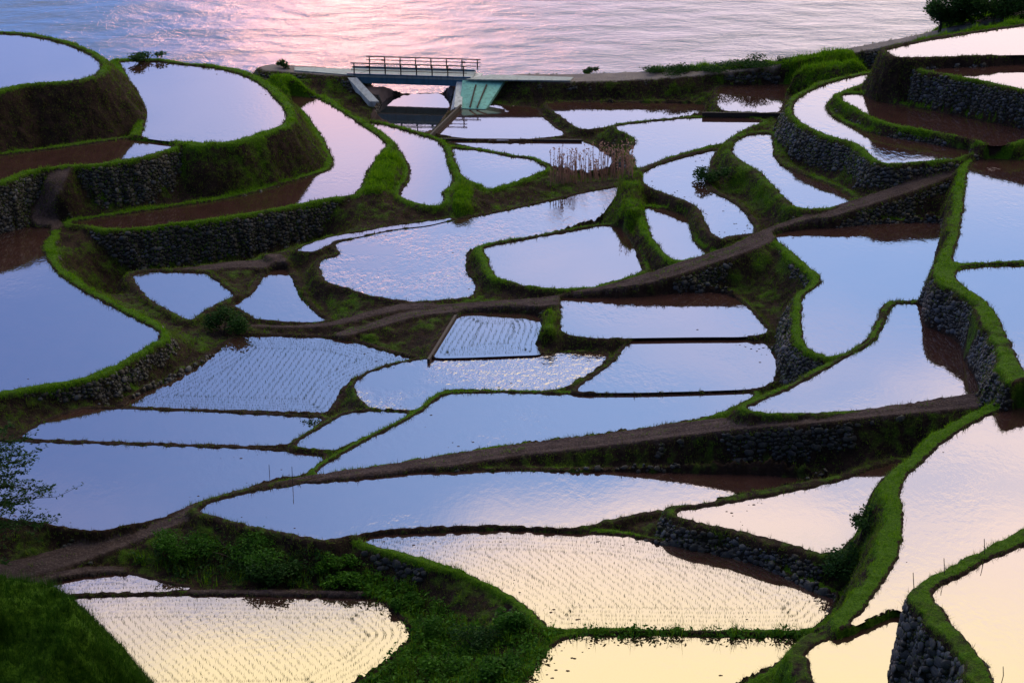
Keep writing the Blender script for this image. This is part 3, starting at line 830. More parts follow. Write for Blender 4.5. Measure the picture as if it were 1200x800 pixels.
IV, IF = ico()
stone_vars = []
for q in range(8):
    v = np.sign(IV) * np.abs(IV) ** .7 * (1 + .4 * (rng.random((12, 1)) - .5)) + .3 * (rng.random((12, 3)) - .5)
    stone_vars.append(v)
stone_meshes = [mesh_from('stone', v, IF, M['stone']) for v in stone_vars]


def face_frames(F):
    a, b, c, d = (VX[F[:, i]] for i in range(4))
    nr = np.cross(c - a, d - b); ar = np.linalg.norm(nr, axis=1) / 2
    nr = nr / np.maximum(np.linalg.norm(nr, axis=1, keepdims=True), 1e-9)
    nr[nr[:, 2] < 0] *= -1
    return a, b, c, d, nr, ar


NEAR = {'O': 90, 'U': 90, 'Lp': 60}
for k, (r, st) in walls.items():
    F = Q4[st]; a, b, c, d, nr, ar = face_frames(F)
    sc_ = 1.0 if k not in ('O', 'U') else 1.25
    ncand = int(min(ar.sum() * 130, 30000))
    fi = rng.choice(len(F), ncand, p=ar / ar.sum())
    u, v = rng.random((2, ncand, 1))
    p = (a[fi] * (1 - u) + b[fi] * u) * (1 - v) + (d[fi] * (1 - u) + c[fi] * u) * v
    rr_ = sc_ * np.sort(np.where(rng.random(ncand) < .04, rng.uniform(.13, .19, ncand), np.where(rng.random(ncand) < .25, rng.uniform(.085, .125, ncand), rng.uniform(.045, .08, ncand))))[::-1]
    cs = .5 * sc_
    grid = {}; pick = []
    cells = np.floor(p / cs).astype(int).tolist(); pl = p.tolist(); rl_ = rr_.tolist()
    for q in range(ncand):
        ce = cells[q]; x0, y0, z0 = pl[q]; r0 = rl_[q]; ok = True
        for i in (-1, 0, 1):
            for j in (-1, 0, 1):
                for l in (-1, 0, 1):
                    for x in grid.get((ce[0] + i, ce[1] + j, ce[2] + l), ()):
                        xx = pl[x]
                        if (xx[0] - x0) ** 2 + (xx[1] - y0) ** 2 + (xx[2] - z0) ** 2 < (.86 * (rl_[x] + r0)) ** 2: ok = False; break
                    if not ok: break
                if not ok: break
            if not ok: break
        if ok: grid.setdefault(tuple(ce), []).append(q); pick.append(q)
    if not pick: continue
    pick = np.array(pick); pp = p[pick]; nn = nr[fi[pick]]
    hs = rr_[pick] * .95
    # local frame
    t1 = np.cross(nn, np.array([0, 0, 1.0])); t1 /= np.maximum(np.linalg.norm(t1, axis=1, keepdims=True), 1e-6)
    t2 = np.cross(nn, t1)
    th = rng.normal(0, .25, len(pick))
    e1 = t1 * np.cos(th)[:, None] + t2 * np.sin(th)[:, None]; e2 = np.cross(nn, e1)
    asp = .9 + .5 * rng.random(len(pick)); var = rng.integers(0, 8, len(pick))
    order = np.argsort(-hs * asp)
    singles = set(order[:NEAR.get(k, 0)].tolist())
    if singles:      # only those the photograph's frame shows
        pxy = to_px(pp)
        singles = {q for q in singles if -20 < pxy[q, 0] < 1220 and 0 < pxy[q, 1] < 815}
    rest = np.array([q for q in range(len(pick)) if q not in singles], int)
    if not len(rest): continue
    Vs = np.stack(stone_vars)[var[rest]]
    sx, sy, sz = hs[rest] * asp[rest] * 1.2, hs[rest] * 1.05, np.minimum(hs[rest] * .5, .06)
    Wv = pp[rest][:, None] + Vs[:, :, :1] * sx[:, None, None] * e1[rest][:, None] + Vs[:, :, 1:2] * sy[:, None, None] * e2[rest][:, None] + Vs[:, :, 2:] * sz[:, None, None] * nn[rest][:, None]
    Fs = (IF[None] + 12 * np.arange(len(rest))[:, None, None]).reshape(-1, 3)
    tag(link('stones', mesh_from('stones', Wv.reshape(-1, 3), Fs, M['stone']), r), kind='stuff')
    for q in singles:
        o = bpy.data.objects.new('stone', stone_meshes[var[q]]); COL.objects.link(o); o.parent = r
        mt = Matrix((Vector(e1[q] * hs[q] * asp[q] * 1.2), Vector(e2[q] * hs[q] * 1.05), Vector(nn[q] * min(hs[q] * .5, .08)))).transposed().to_4x4()
        mt.translation = Vector(pp[q]) - Vector(r.location)
        o.matrix_local = mt


# ------------------------------------------------------------------ grass on the banks
def blades(P0, length, width, lean, dry, k=4, droop=.0):
    """k triangular blades at every point"""
    n = len(P0)
    P0 = np.repeat(P0, k, 0); length = np.repeat(length, k) * (.6 + .6 * rng.random(n * k)); dry = np.repeat(dry, k)
    width = np.repeat(np.broadcast_to(width, n), k)
    th = rng.random(n * k) * 6.283; la = rng.random(n * k) * lean
    off = (rng.random((n * k, 2)) - .5) * .14
    b = P0.copy(); b[:, :2] += off
    dirv = np.stack([np.cos(th) * np.sin(la), np.sin(th) * np.sin(la), np.cos(la)], 1)
    ph = rng.random(n * k) * 6.283
    sd = np.stack([np.cos(ph), np.sin(ph), np.zeros(n * k)], 1) * width[:, None] * .5
    tip = b + dirv * length[:, None]
    V = np.stack([b - sd, b + sd, tip], 1).reshape(-1, 3)
    F = np.arange(len(V)).reshape(-1, 3)
    return V, F, np.repeat(dry, 3)


def sample_faces(sel, dens, thr=None):
    F = Q4[sel]
    if len(F) == 0: return np.zeros((0, 3)), np.zeros(0)
    a, b, c, d, nr, ar = face_frames(F)
    g = grassy[F].mean(1)
    ar = ar * (np.clip(g, 0.0, 1) if thr is None else np.clip(thr + g * .6, 0, 1))
    n = int(ar.sum() * dens)
    if n < 1: return np.zeros((0, 3)), np.zeros(0)
    fi = rng.choice(len(F), n, p=ar / ar.sum())
    u, v = rng.random((2, n, 1))
    p = (a[fi] * (1 - u) + b[fi] * u) * (1 - v) + (d[fi] * (1 - u) + c[fi] * u) * v
    return p, g[fi]


def grass_for(sel, parent, name, dens=60, ln=.10, mat='grass'):
    p, g = sample_faces(sel & (np.abs(GX.ravel()[c0] / GY.ravel()[c0]) < .345), dens)
    if len(p) < 10: return
    nn = fbm(p[:, 0] * .8, p[:, 1] * .8, 31)
    dry = np.clip((.62 - g) * 1.6 + (nn - .45) * 1.6, 0, 1) * rng.random(len(p)) ** .5
    dist = np.hypot(p[:, 0], p[:, 1])
    tall = np.where(rng.random(len(p)) < .07 + .3 * (nn > .6), 2.6, 1.0)
    V, F, dr = blades(p - np.array([0, 0, .02]), ln * (.5 + .8 * nn) * tall, np.clip(dist * .00034, .022, .06), 1.0, dry, 4)
    p2, g2 = sample_faces(sel & (steep > .5) & (np.abs(GX.ravel()[c0] / GY.ravel()[c0]) < .345), dens * .62, .4)
    if len(p2) > 10:
        n2_ = fbm(p2[:, 0] * 1.1, p2[:, 1] * 1.1, 37)
        d2 = np.clip(1.15 - 1.5 * g2 + (n2_ - .5) * 2.0, 0, 1) * (.55 + .45 * rng.random(len(p2)))
        V2, F2, dr2 = blades(p2 - np.array([0, 0, .03]), .16 + .3 * n2_ ** 2, np.clip(np.hypot(p2[:, 0], p2[:, 1]) * .0003, .02, .05), 1.5, d2, 4)
        F2 = F2 + len(V); V = np.vstack([V, V2]); F = np.vstack([F, F2]); dr = np.concatenate([dr, dr2])
    o = link(name, mesh_from(name, V, F, M[mat], False, {'dry': dr}), parent)
    tag(o, kind='stuff')
    return o


for si, (ty, k) in enumerate(src):
    if k == '_pool': continue
    t = T[k] if ty == 'T' else L[k]
    sel = keep & (fown == si) & ~(q_in)
    if ty == 'T':
        grass_for(sel & ~stone_sel, roots[k], 'grass')
        if k in walls: grass_for(sel & stone_sel, walls[k][0], 'grass', 42)
    elif t['kind'] == 'hump':
        grass_for(sel, None, 'grass', 100 if k == 'hill' else 70, .26 if k == 'hill' else .24, 'hillgrass_shaded' if k == 'hill' else 'grass')
    elif t['kind'] in ('path', 'road'):
        grass_for(sel & ~stone_sel, None, 'grass', 60)
        if k in walls: grass_for(sel & stone_sel, walls[k][0], 'grass', 42)
grass_for(keep & (fown == -1) & (VX[c0][:, 1] > 66), None, 'grass', 50)


# ------------------------------------------------------------------ rice seedlings
def seedlings(k):
    t = T[k]; Pg = t['poly']; z = t['z']
    (ax, ay), (bx, by) = t['rice']
    a, b = np.array(at(ax, ay, z)), np.array(at(bx, by, z))
    u = (b - a) / np.linalg.norm(b - a); v = np.array([-u[1], u[0]])
    lo, hi = Pg.min(0) - 1, Pg.max(0) + 1
    c = (lo + hi) / 2; ext = np.linalg.norm(hi - lo) / 2 + 1
    su, sv_ = .17, .37
    gu, gv_ = np.meshgrid(np.arange(-ext, ext, su), np.arange(-ext, ext, sv_))
    gu, gv_ = gu.ravel(), gv_.ravel()
    bend = .5 * np.sin(gu * .11 + 1.0) + .06 * np.sin(gu * .5)
    pts = c + gu[:, None] * u + (gv_ + bend)[:, None] * v
    sd = poly_sd(pts[:, 0], pts[:, 1], Pg)
    head = 1.75
    A_ = pts[sd < -head]
    # headland rows follow the edge
    nx = np.roll(Pg, -1, 0); seg = np.linalg.norm(nx - Pg, axis=1); s = np.concatenate([[0], np.cumsum(seg)])
    q = np.arange(0, s[-1], su); ring = np.concatenate([Pg, Pg[:1]])
    rx = np.stack([np.interp(q, s, ring[:, 0]), np.interp(q, s, ring[:, 1])], 1)
    ker = np.ones(9) / 9
    rs = np.stack([np.convolve(np.r_[rx[-4:, i], rx[:, i], rx[:4, i]], ker, 'valid') for i in (0, 1)], 1)
    tg = np.roll(rs, -3, 0) - np.roll(rs, 3, 0); tg /= np.linalg.norm(tg, axis=1, keepdims=True) + 1e-9
    area = .5 * np.sum(Pg[:, 0] * nx[:, 1] - nx[:, 0] * Pg[:, 1])
    nr = np.stack([-tg[:, 1], tg[:, 0]], 1) * (1 if area > 0 else -1)
    B_ = []
    for j in range(5):
        dq = .4 + j * sv_
        pr = rs + nr * dq
        ok = np.abs(poly_sd(pr[:, 0], pr[:, 1], Pg) + dq) < .09
        B_.append(pr[ok])
    pts = np.vstack([A_] + B_)
    pts += (rng.random(pts.shape) - .5) * .05
    pts = pts[rng.random(len(pts)) > .035]
    # leave the margin where a wall stands out into the paddy
    P0 = np.c_[pts, np.full(len(pts), z - .02)]
    V, F, dr = blades(P0, rng.uniform(.09, .17, len(P0)), .018, .42, np.zeros(len(P0)), 4)
    tag(link('rice_seedlings', mesh_from('rice_seedlings', V, F, M['rice'], False, {'dry': dr}), roots[k]), kind='stuff')


for k in keys:
    if T[k]['rice']: seedlings(k)


# clods of mud standing out of the shallow water near the edges
for k in ('V', 'C1', 'I2', 'I3', 'J', 'M', 'H1', 'S', 'E1', 'I1', 'N', 'Q', 'O', 'W', 'P2', 'P5', 'R'):
    t = T[k]; Pg = t['poly']; lo, hi = Pg.min(0), Pg.max(0)
    p = lo + rng.random((1500, 2)) * (hi - lo)
    sd = poly_sd(p[:, 0], p[:, 1], Pg)
    nn = fbm(p[:, 0] * .35, p[:, 1] * .35, 61)
    p = p[(sd < -.2) & (sd > -1.3) & (nn > .6) & (rng.random(len(p)) < .12)]
    if len(p) < 3: continue
    hs = rng.uniform(.015, .055, len(p)); var = rng.integers(0, 8, len(p))
    Wv = np.c_[p, np.full(len(p), t['z'])][:, None] + np.stack(stone_vars)[var] * hs[:, None, None] * np.array([1.6, 1.2, .45])
    Fs = (IF[None] + 12 * np.arange(len(p))[:, None, None]).reshape(-1, 3)
    tag(link('mud_clods', mesh_from('mud_clods', Wv.reshape(-1, 3), Fs, M['mud']), roots[k]), kind='stuff')


# ------------------------------------------------------------------ ground height lookup
def ground_z(x, y):
    a = math.atan2(x, y)
    i = (a - ang[0]) / (ang[-1] - ang[0]) * (NA - 1); j = (math.log(y) - math.log(56)) / (math.log(190) - math.log(56)) * (NR - 1)
    i = min(max(int(round(i)), 0), NA - 1); j = min(max(int(round(j)), 0), NR - 1)
    return float(HT[j, i])


def ground_at(px, py, z0=4.0):
    """first terrain point the sight line through this place meets"""
    u, v = (px - 600.0) / FPX, (400.0 - py) / FPX
    d = Vector((u, math.cos(PITCH) + v * math.sin(PITCH), -math.sin(PITCH) + v * math.cos(PITCH)))
    t = 58.0
    while t < 200:
        p = Vector((0, 0, H)) + d * t
        if p.y > 57 and ground_z(p.x, p.y) >= p.z: return Vector((p.x, p.y, p.z))
        t += .1
    return at3(px, py, z0)


# ------------------------------------------------------------------ bridge
DZ = 5.62
nl, nr_, fr, fl = at3(413, 88, DZ), at3(545, 92, DZ), at3(570, 88, DZ), at3(436, 81.5, DZ)
along = (nr_ - nl).normalized(); across = Vector((-along.y, along.x, 0))
WID = 2.9
br = empty('bridge', ((nl + nr_) / 2 - Vector((0, 0, 3))), 'small blue girder footbridge with dark railings over the stream', 'bridge')
LEN = (nr_ - nl).length
mid = (nl + nr_) / 2 + across * WID / 2
MB().box(mid + Vector((0, 0, -.09)), (LEN + 1.2, WID, .18), (along, across, Vector((0, 0, 1)))).build('deck', M['deck'], br)
for sgn in (-1, 1):
    MB().box(mid + across * sgn * (WID / 2 - .12) + Vector((0, 0, -.47)), (LEN - .1, .22, .56), (along, across, Vector((0, 0, 1)))).build('girder', M['blue'], br)
    MB().box(mid + across * sgn * (WID / 2 - .10) + Vector((0, 0, .075)), (LEN + 1.0, .24, .14), (along, across, Vector((0, 0, 1)))).build('kerb', M['blue'], br)
    off = mid + across * sgn * (WID / 2 - .10) + (along * .9 if sgn > 0 else along * 0)
    rl = LEN - .3
    npst = 8
    for q in range(npst):
        p = off + along * (-rl / 2 + rl * q / (npst - 1))
        MB().box(p + Vector((0, 0, .6)), (.10, .10, .95), (along, across, Vector((0, 0, 1)))).build('rail_post', M['rail'], br)
    for zz, ht in ((1.09, .09), (.78, .06), (.45, .06)):
        MB().bar(off - along * (rl / 2 + .3) + Vector((0, 0, zz)), off + along * (rl / 2 + .3) + Vector((0, 0, zz)), .07, ht).build('rail', M['rail'], br)
    for q in (.9, npst - 1.9 + .0):
        p = off + along * (-rl / 2 + rl * q / (npst - 1) * 1.0)
        MB().box(p + Vector((0, 0, .78)), (.35, .05, .16), (along, across, Vector((0, 0, 1)))).build('name_plate', M['rail'], br)


def slab(name, quad, th, mat, parent):
    q = [Vector(p) for p in quad]
    nrm = (q[1] - q[0]).cross(q[2] - q[0]).normalized()
    if nrm.z < 0: nrm = -nrm
    return MB().prism([p - nrm * th for p in q], q).build(name, mat, parent)


# abutments and their sloping wing walls
Zt = DZ - .2
MB().prism([nl + along * .3 + Vector((0, 0, -4)), nl - along * 1.2 + Vector((0, 0, -4)), nl - along * 1.2 + across * WID + Vector((0, 0, -4)), nl + along * .9 + across * WID + Vector((0, 0, -4))],
           [nl + along * .3 + Vector((0, 0, -.2)), nl - along * 1.2 + Vector((0, 0, -.2)), nl - along * 1.2 + across * WID + Vector((0, 0, -.2)), nl + along * .3 + across * WID + Vector((0, 0, -.2))]).build('abutment', M['concrete'], br)
MB().prism([nr_ - along * .5 + Vector((0, 0, -4)), nr_ + along * 1.2 + Vector((0, 0, -4)), nr_ + along * 1.2 + across * WID + Vector((0, 0, -4)), nr_ - along * .5 + across * WID + Vector((0, 0, -4))],
           [nr_ - along * .2 + Vector((0, 0, -.2)), nr_ + along * 1.2 + Vector((0, 0, -.2)), nr_ + along * 1.2 + across * WID + Vector((0, 0, -.2)), nr_ - along * .2 + across * WID + Vector((0, 0, -.2))]).build('abutment', M['concrete'], br)
a0, a1 = at3(411, 91, DZ - .15), at3(437, 119, 3.9)
MB().prism([a0 + Vector((-.3, 0, -3)), a0 + Vector((.55, 0, -3)), a1 + Vector((.55, 0, -2)), a1 + Vector((-.3, 0, -2))],
           [a0 + Vector((-.3, 0, 0)), a0 + Vector((.55, 0, 0)), a1 + Vector((.55, 0, 0)), a1 + Vector((-.3, 0, 0))]).build('wing_wall', M['concrete'], br)
b0, b1 = at3(538, 94, DZ - .25), at3(536, 126, 4.05)
MB().prism([b0 + Vector((-.8, 0, -3.6)), b0 + Vector((.35, 0, -3.6)), b1 + Vector((.35, 0, -1.6)), b1 + Vector((-.9, 0, -1.6))],
           [b0 + Vector((-.2, 0, 0)), b0 + Vector((.4, 0, 0)), b1 + Vector((.4, 0, 0)), b1 + Vector((-.3, 0, 0))]).build('wing_wall', M['concrete'], br)

rv = empty('revetment', at3(560, 125, 3.9), 'turquoise concrete revetment sloping from bridge end down to paddy', 'revetment')
q0, q1, q2, q3 = at3(542, 94, DZ - .1), at3(592, 93, DZ - .15), at3(569, 128, 3.9), at3(538, 127, 3.9)
slab('slope_slab', [q0, q1, q2, q3], .4, M['teal'], rv)
for f in (.35, .62):
    a = q0.lerp(q1, f); b = q3.lerp(q2, f + .05)
    MB().bar(a.lerp(b, .2) + Vector((0, -.05, .06)), a.lerp(b, .97) + Vector((0, -.05, .06)), .12, .10).build('rib', M['darkwood'], rv)
slab('landing', [at3(545, 93, DZ + .03), at3(575, 87.5, DZ + .03), at3(672, 90.5, 5.58), at3(668, 94.5, 5.58)], .12, M['deck'], rv)
lw = empty('road_slab', at3(380, 84, DZ), 'pale concrete road slab left of the bridge', 'slab')
slab('slab', [at3(345, 82.5, 5.72), at3(345, 78.5, 5.72), at3(436, 81.5, 5.66), at3(413, 88, 5.66)], .15, M['deck'], lw)

# boards that hold back paddies and the pool
for a, b, z, lab in (((540, 123), (504, 158), 4.2, 'dark board wall between stream pool and pale paddy'),
                     ((823, 132), (932, 133), 5.1, 'dark board along the near side of the small blue paddy'),
                     ((534, 369), (502, 421), 4.52, 'dark straight kerb down the left side of the small planted paddy'),
                     ((508, 162.5), (682, 164), 3.86, 'thin dark board dividing the two pale paddies below the bridge')):
    A3, B3 = at3(*a, z), at3(*b, z)
    tag(MB().bar(A3 + Vector((0, 0, -.42)), B3 + Vector((0, 0, -.42)), .16, .9).build('board', M['darkwood']), lab, 'board', 'dark boards edging the paddies')


# ------------------------------------------------------------------ plants
def leaf_cloud(cent, radii, n, size, seed, flat=.4, shell=.55):
    """n leaf quads filling an uneven ellipsoid crown"""
    r_ = np.random.default_rng(seed)
    d = r_.normal(size=(n, 3)); d /= np.linalg.norm(d, axis=1, keepdims=True)
    rr = (shell + (1 - shell) * r_.random(n)) ** 1.0
    lump = .72 + .5 * fbm(d[:, 0] * 2.3 + seed, d[:, 1] * 2.3 + d[:, 2] * 2.1, seed, 2)
    c = np.asarray(cent) + d * (rr * lump)[:, None] * np.asarray(radii)
    return leaves(c, size, r_, flat)


def leaves(c, size, r_, flat=.4):
    n = len(c)
    a = r_.normal(size=(n, 3)); a[:, 2] *= flat; a /= np.linalg.norm(a, axis=1, keepdims=True)
    b = np.cross(a, r_.normal(size=(n, 3))); b /= np.maximum(np.linalg.norm(b, axis=1, keepdims=True), 1e-6)
    s = size * (.6 + .8 * r_.random(n))[:, None]
    V = np.stack([c - a * s, c - b * s * .45, c + a * s, c + b * s * .45], 1).reshape(-1, 3)
    return V, np.arange(len(V)).reshape(-1, 4)


def merge(parts):
    Vs, Fs, o = [], [], 0
    for V, F in parts:
        Vs.append(V); Fs.append(F + o); o += len(V)
    return np.vstack(Vs), np.vstack(Fs)


def bush(px, py, r, hgt, n, size, mat, label, seed, name='bush', group=None, lobes=6, base=None):
    g = base or ground_at(px, py)
    o = empty(name, g, label, 'bush', group)
    r_ = np.random.default_rng(seed)
    parts = []
    for q in range(lobes):
        off = np.array([(r_.random() - .5) * 1.5 * r, (r_.random() - .5) * 1.2 * r, hgt * (.25 + .55 * r_.random())])
        parts.append(leaf_cloud(np.array(g) + off, (r * .5, r * .5, hgt * .36), n // lobes, size, seed * 9 + q, shell=.3))
    V, F = merge(parts)
    me = mesh_from('foliage', V, F, mat, False, {'dry': np.zeros(len(V))})
    link('foliage', me, o)
    st = MB()
    for q in range(5):
        t = q * 1.256
        st.tube([g + Vector((0, 0, -.15)), g + Vector((math.cos(t) * r * .3, math.sin(t) * r * .3, hgt * .4)), g + Vector((math.cos(t) * r * .6, math.sin(t) * r * .6, hgt * .75))], [.04, .025, .01], 5)
    st.build('stems', M['bark'], o)
    return o


bush(262, 392, 1.5, 1.7, 2200, .10, M['shrubleaf'], 'dark green bush beside the small tapering paddy', 51)
bush(222, 645, 1.6, 1.0, 2200, .075, M['midleaf'], 'leafy green bush at the path bend above the dark ditch', 52)
bush(278, 655, 2.2, 1.1, 3400, .08, M['midleaf'], 'broad leafy green bush under the lens shaped paddy', 53)
bush(320, 678, 1.4, 1.1, 1700, .09, M['shrubleaf'], 'dark low bush behind the planted bottom left paddy', 54)
bush(395, 668, 1.0, .9, 1200, .09, M['weed'], 'bright fern like bush on the dark bank above the gully', 55)
bush(400, 684, 1.1, .8, 1200, .09, M['weed'], 'lower bright fern like bush on the gully bank', 56)
bush(985, 672, 1.4, 1.5, 1900, .09, M['shrubleaf'], 'dark bush on the bank left of the bright green curved rim', 57)
bush(1016, 622, .9, 1.1, 1100, .08, M['shrubleaf'], 'small dark bush overhanging the cream wedge paddy', 58)
bush(836, 212, 1.3, 1.1, 1200, .11, M['shrubleaf'], 'dark green bush on the bank between the two sickle paddies', 59)
bush(690, 86, .9, .6, 700, .09, M['shrubleaf'], 'small round bush beside the shore road, left of the roadside row', 60)
bush(764, 85.5, 1.6, .55, 900, .09, M['shrubleaf'], 'low bush on the sea side of the road near its bend', 61)
for q, (x, y) in enumerate(((800, 85), (840, 81), (872, 77), (902, 73))):
    bush(x, y + 1.5, 2.3, .6, 1500, .085, M['shrubleaf'], ('first', 'second', 'third', 'fourth')[q] + ' shrub from the left in the roadside row above the sea', 62 + q, group='roadside shrubs')
bush(172, 70, 1.6, .8, 700, .13, M['shrubleaf'], 'dark scrub at the sea edge behind the broad rounded paddy', 70)
bush(334, 80, .8, .7, 400, .12, M['shrubleaf'], 'tiny bush on the skyline left of the bridge', 71)
bush(362, 500, .6, .4, 300, .07, M['shrubleaf'], 'small dark clump at the right tip of the slim strip paddy', 72)


# leafy undergrowth filling the gully
def undergrowth(poly_px, n, label, seed, zz=2.5, hmin=.15, hmax_=.7, mat='weed'):
    r_ = np.random.default_rng(seed)
    xs = [p[0] for p in poly_px]; ys = [p[1] for p in poly_px]
    C = []
    pp = np.array(poly_px, float)
    tries = 0
    while len(C) < n and tries < n * 6:
        tries += 1
        x, y = r_.uniform(min(xs), max(xs)), r_.uniform(min(ys), max(ys))
        if poly_sd(np.array([x]), np.array([y]), pp)[0] > 0: continue
        C.append(ground_at(x, y, zz))
    parts = []
    for c in C:
        k = int(r_.integers(10, 26)); hh = r_.uniform(hmin, hmax_)
        p = np.array(c) + np.c_[r_.normal(0, .22, k), r_.normal(0, .22, k), r_.random(k) * hh]
        parts.append(leaves(p, r_.uniform(.05, .13), r_, .5))
    V, F = merge(parts)
    V = V.reshape(-1, 3)
    B0 = np.array([c for c in C if r_.random() < .6]); B0 = np.repeat(B0, 4, 0) + r_.normal(0, .18, (len(B0) * 4, 3)) * np.array([1, 1, .1])
    Vb, Fb, _ = blades(B0, r_.uniform(.25, .8, len(B0)), .03, .7, np.zeros(len(B0)), 3)
    tag(link('tall_grass', mesh_from('tall_grass', Vb, Fb, M['grass'], False, {'dry': (r_.random(len(Vb) // 3) < .25).repeat(3) * .8})), kind='stuff')
    o = link('undergrowth', mesh_from('undergrowth', V, F, M[mat], False, {'dry': np.zeros(len(V))}))
    return tag(o, label, 'undergrowth', kind='stuff')


for q, (x, y, r, hh, mt, lab) in enumerate(((505, 742, 1.0, .9, 'midleaf', 'dark leafy shrub at the foot of the field stone wall, left end'), (560, 762, 1.2, 1.2, 'shrubleaf', 'darkest shrub in the middle of the weedy gully'),
                                            (600, 735, .9, .9, 'midleaf', 'shrub close under the right end of the field stone wall'), (520, 790, 1.2, 1.0, 'weed', 'bright shrub at the bottom of the weedy gully'),
                                            (476, 712, .7, .6, 'midleaf', 'low shrub at the rounded end of the bottom left planted paddy'), (590, 790, 1.0, .8, 'midleaf', 'shrub beside the left edge of the yellow paddy'))):
    bush(x, y, r, hh, 1500, .06 + .012 * q, M[mt], lab, 120 + q, lobes=8)
undergrowth([(440,700),(470,690),(520,715),(560,740),(620,725),(640,742),(655,748),(640,765),(615,800),(600,830),(400,830),(440,792),(480,760),(490,740),(470,718)], 620, 'lush green weeds filling the gully in the foreground', 81)
undergrowth([(400,680),(430,670),(480,690),(500,705),(480,725),(450,705),(420,698)], 110, 'ferny weeds at the head of the foreground gully', 82)
undergrowth([(160,655),(230,640),(330,650),(380,650),(400,690),(330,688),(230,686),(170,672)], 200, 'dark weeds on the bank behind the bottom left paddies', 83, mat='shrubleaf')
undergrowth([(640,740),(700,738),(940,742),(940,747),(700,746),(660,750)], 60, 'small weeds growing along the bund of the yellow paddy', 84, hmax_=.35)


# tall grass stalks over the gully
def tree(px, py, hgt, label, seed, spread, n_br, leaf, mat, base=None, name='tree', up=.25, bare=0):
    g = base or ground_at(px, py)
    o = empty(name, g, label, 'tree')
    r_ = np.random.default_rng(seed)
    tr = MB(); top = g + Vector((r_.normal() * .2, r_.normal() * .2, hgt))
    pts = [g + Vector((0, 0, -.3)), g.lerp(top, .3) + Vector((.15, 0, 0)), g.lerp(top, .65) + Vector((-.1, .1, 0)), top]
    tr.tube(pts, [.17, .13, .08, .02], 8)
    tr.build('trunk', M['bark'], o)
    br_ = MB(); lc = []
    for q in range(n_br):
        f = .18 + .8 * q / n_br
        s0 = g.lerp(top, f); th = q * 2.4 + r_.random() * .8
        ln = spread * (1.05 - .55 * f) * r_.uniform(.7, 1.15)
        dv = Vector((math.cos(th), math.sin(th), up)).normalized()
        e = s0 + dv * ln
        m_ = s0.lerp(e, .5) + Vector((0, 0, .12 * ln))
        br_.tube([s0, m_, e], [.045, .028, .008], 5)
        for w_ in range(9):
            t = .25 + .75 * w_ / 8
            b = (s0.lerp(m_, t * 2) if t < .5 else m_.lerp(e, t * 2 - 1))
            th2 = th + r_.normal() * .9
            tw = b + Vector((math.cos(th2), math.sin(th2), r_.uniform(-.1, .45))) * ln * r_.uniform(.16, .36)
            br_.tube([b, tw], [.012, .004], 4)
            if leaf and not (bare and q % bare == 0):
                k = leaf
                tt = r_.random((k, 1))
                c = np.array(b) * (1 - tt) + np.array(tw) * tt + r_.normal(0, .07, (k, 3))
                lc.append(c)
    br_.build('branches', M['bark'], o)
    if lc:
        c = np.vstack(lc); V, F = leaves(c, .085 if leaf < 30 else .12, r_, .35)
        link('crown', mesh_from('crown', V, F, mat, False, {'dry': np.zeros(len(V))}), o)
    return o


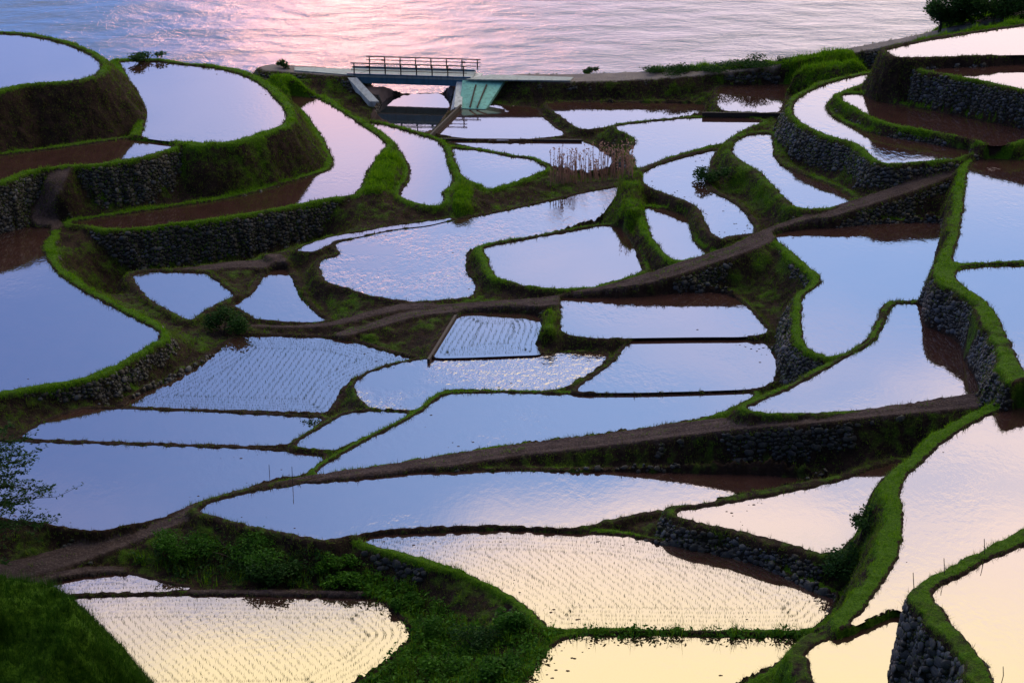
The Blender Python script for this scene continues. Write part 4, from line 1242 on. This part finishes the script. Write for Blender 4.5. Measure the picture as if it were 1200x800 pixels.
tb = at3(-30, 650, 4.0)
tree(0, 0, 7.2, 'feathery dark twiggy tree reaching in at the left edge', 91, 4.4, 84, 18, M['shrubleaf'], base=Vector((tb.x, tb.y, ground_z(tb.x, tb.y))), up=.18)
for q, (x, y, r, hh, lab) in enumerate(((1112, 33, 2.2, 2.6, 'dark bush at the top right, the one nearest the sea'), (1138, 27, 2.6, 3.4, 'dark rounded bush second from the sea at top right'),
                                        (1165, 20, 2.8, 3.6, 'tall dark bush above the climbing road at the top right'), (1196, 10, 3.0, 4.0, 'dark bush in the very top right corner'))):
    bush(x, y, r, hh, 5200, .15, M['shrubleaf'], lab, 95 + q, lobes=9)
tb = ground_at(1100, 38)
tree(0, 0, 2.6, 'small bare twiggy tree at the seaward end of the top right bushes', 99, 1.8, 14, 0, M['shrubleaf'], base=tb, up=.4)

# dry reeds at the corner of the shallow paddy
rd = empty('reed_clump', ground_at(690, 212), 'dry pinkish reeds standing behind the rippled central paddy', 'reeds')
r_ = np.random.default_rng(5); mb = MB()
Vl, Fl = [], []
for q in range(120):
    x = r_.uniform(645, 742) ; y = 216 - (x - 645) * .10 + r_.uniform(-7, 3)
    g = ground_at(x, y); hh = r_.uniform(.9, 2.7)
    tip = g + Vector((r_.normal() * .12, r_.normal() * .1, hh))
    mb.tube([g, g.lerp(tip, .6), tip], [.03, .025, .01], 4)
    c = np.array(tip) + r_.normal(0, .05, (9, 3)) * np.array([1, 1, 5]) - np.array([0, 0, .2])
    V, F = leaves(c, .09, r_, 1.5); Vl.append((V, F))
tag(mb.build('stalks', M['reed'], rd), kind='stuff')
V, F = merge(Vl); tag(link('plumes', mesh_from('plumes', V, F, M['reed'], False, {'dry': rng.random(len(V))}), rd), kind='stuff')

# thin stakes
for (x, y, z, hh, lab) in ((1154, 650, 5.8, .75, 'thin stake at the water behind the bottom right bund, farthest right of three'), (1107, 673, 5.8, .75, 'thin stake behind the bottom right bund, middle of three'),
                           (1071, 690, 5.8, .75, 'thin stake behind the bottom right bund, leftmost of three'), (316, 559, 4.3, .75, 'thin upright stake beside the left end of the earth path'),
                           (343, 567, 4.2, 1.0, 'thin upright stake in front of the earth path, mirrored in the water'), (1176, 797, 10.1, .6, 'short stake at the bottom right corner of the high cream paddy')):
    p = ground_at(x, y, z)
    ln = Vector((-.12 if x > 1000 else 0, 0, 1)).normalized()
    tag(MB().tube([p - ln * .3, p + ln * hh * .5, p + ln * hh], [.018, .016, .014], 6).build('stake', M['stake']), lab, 'stake', 'thin stakes in the paddies')

print('terrain verts', len(VX), 'faces kept', int(keep.sum()))
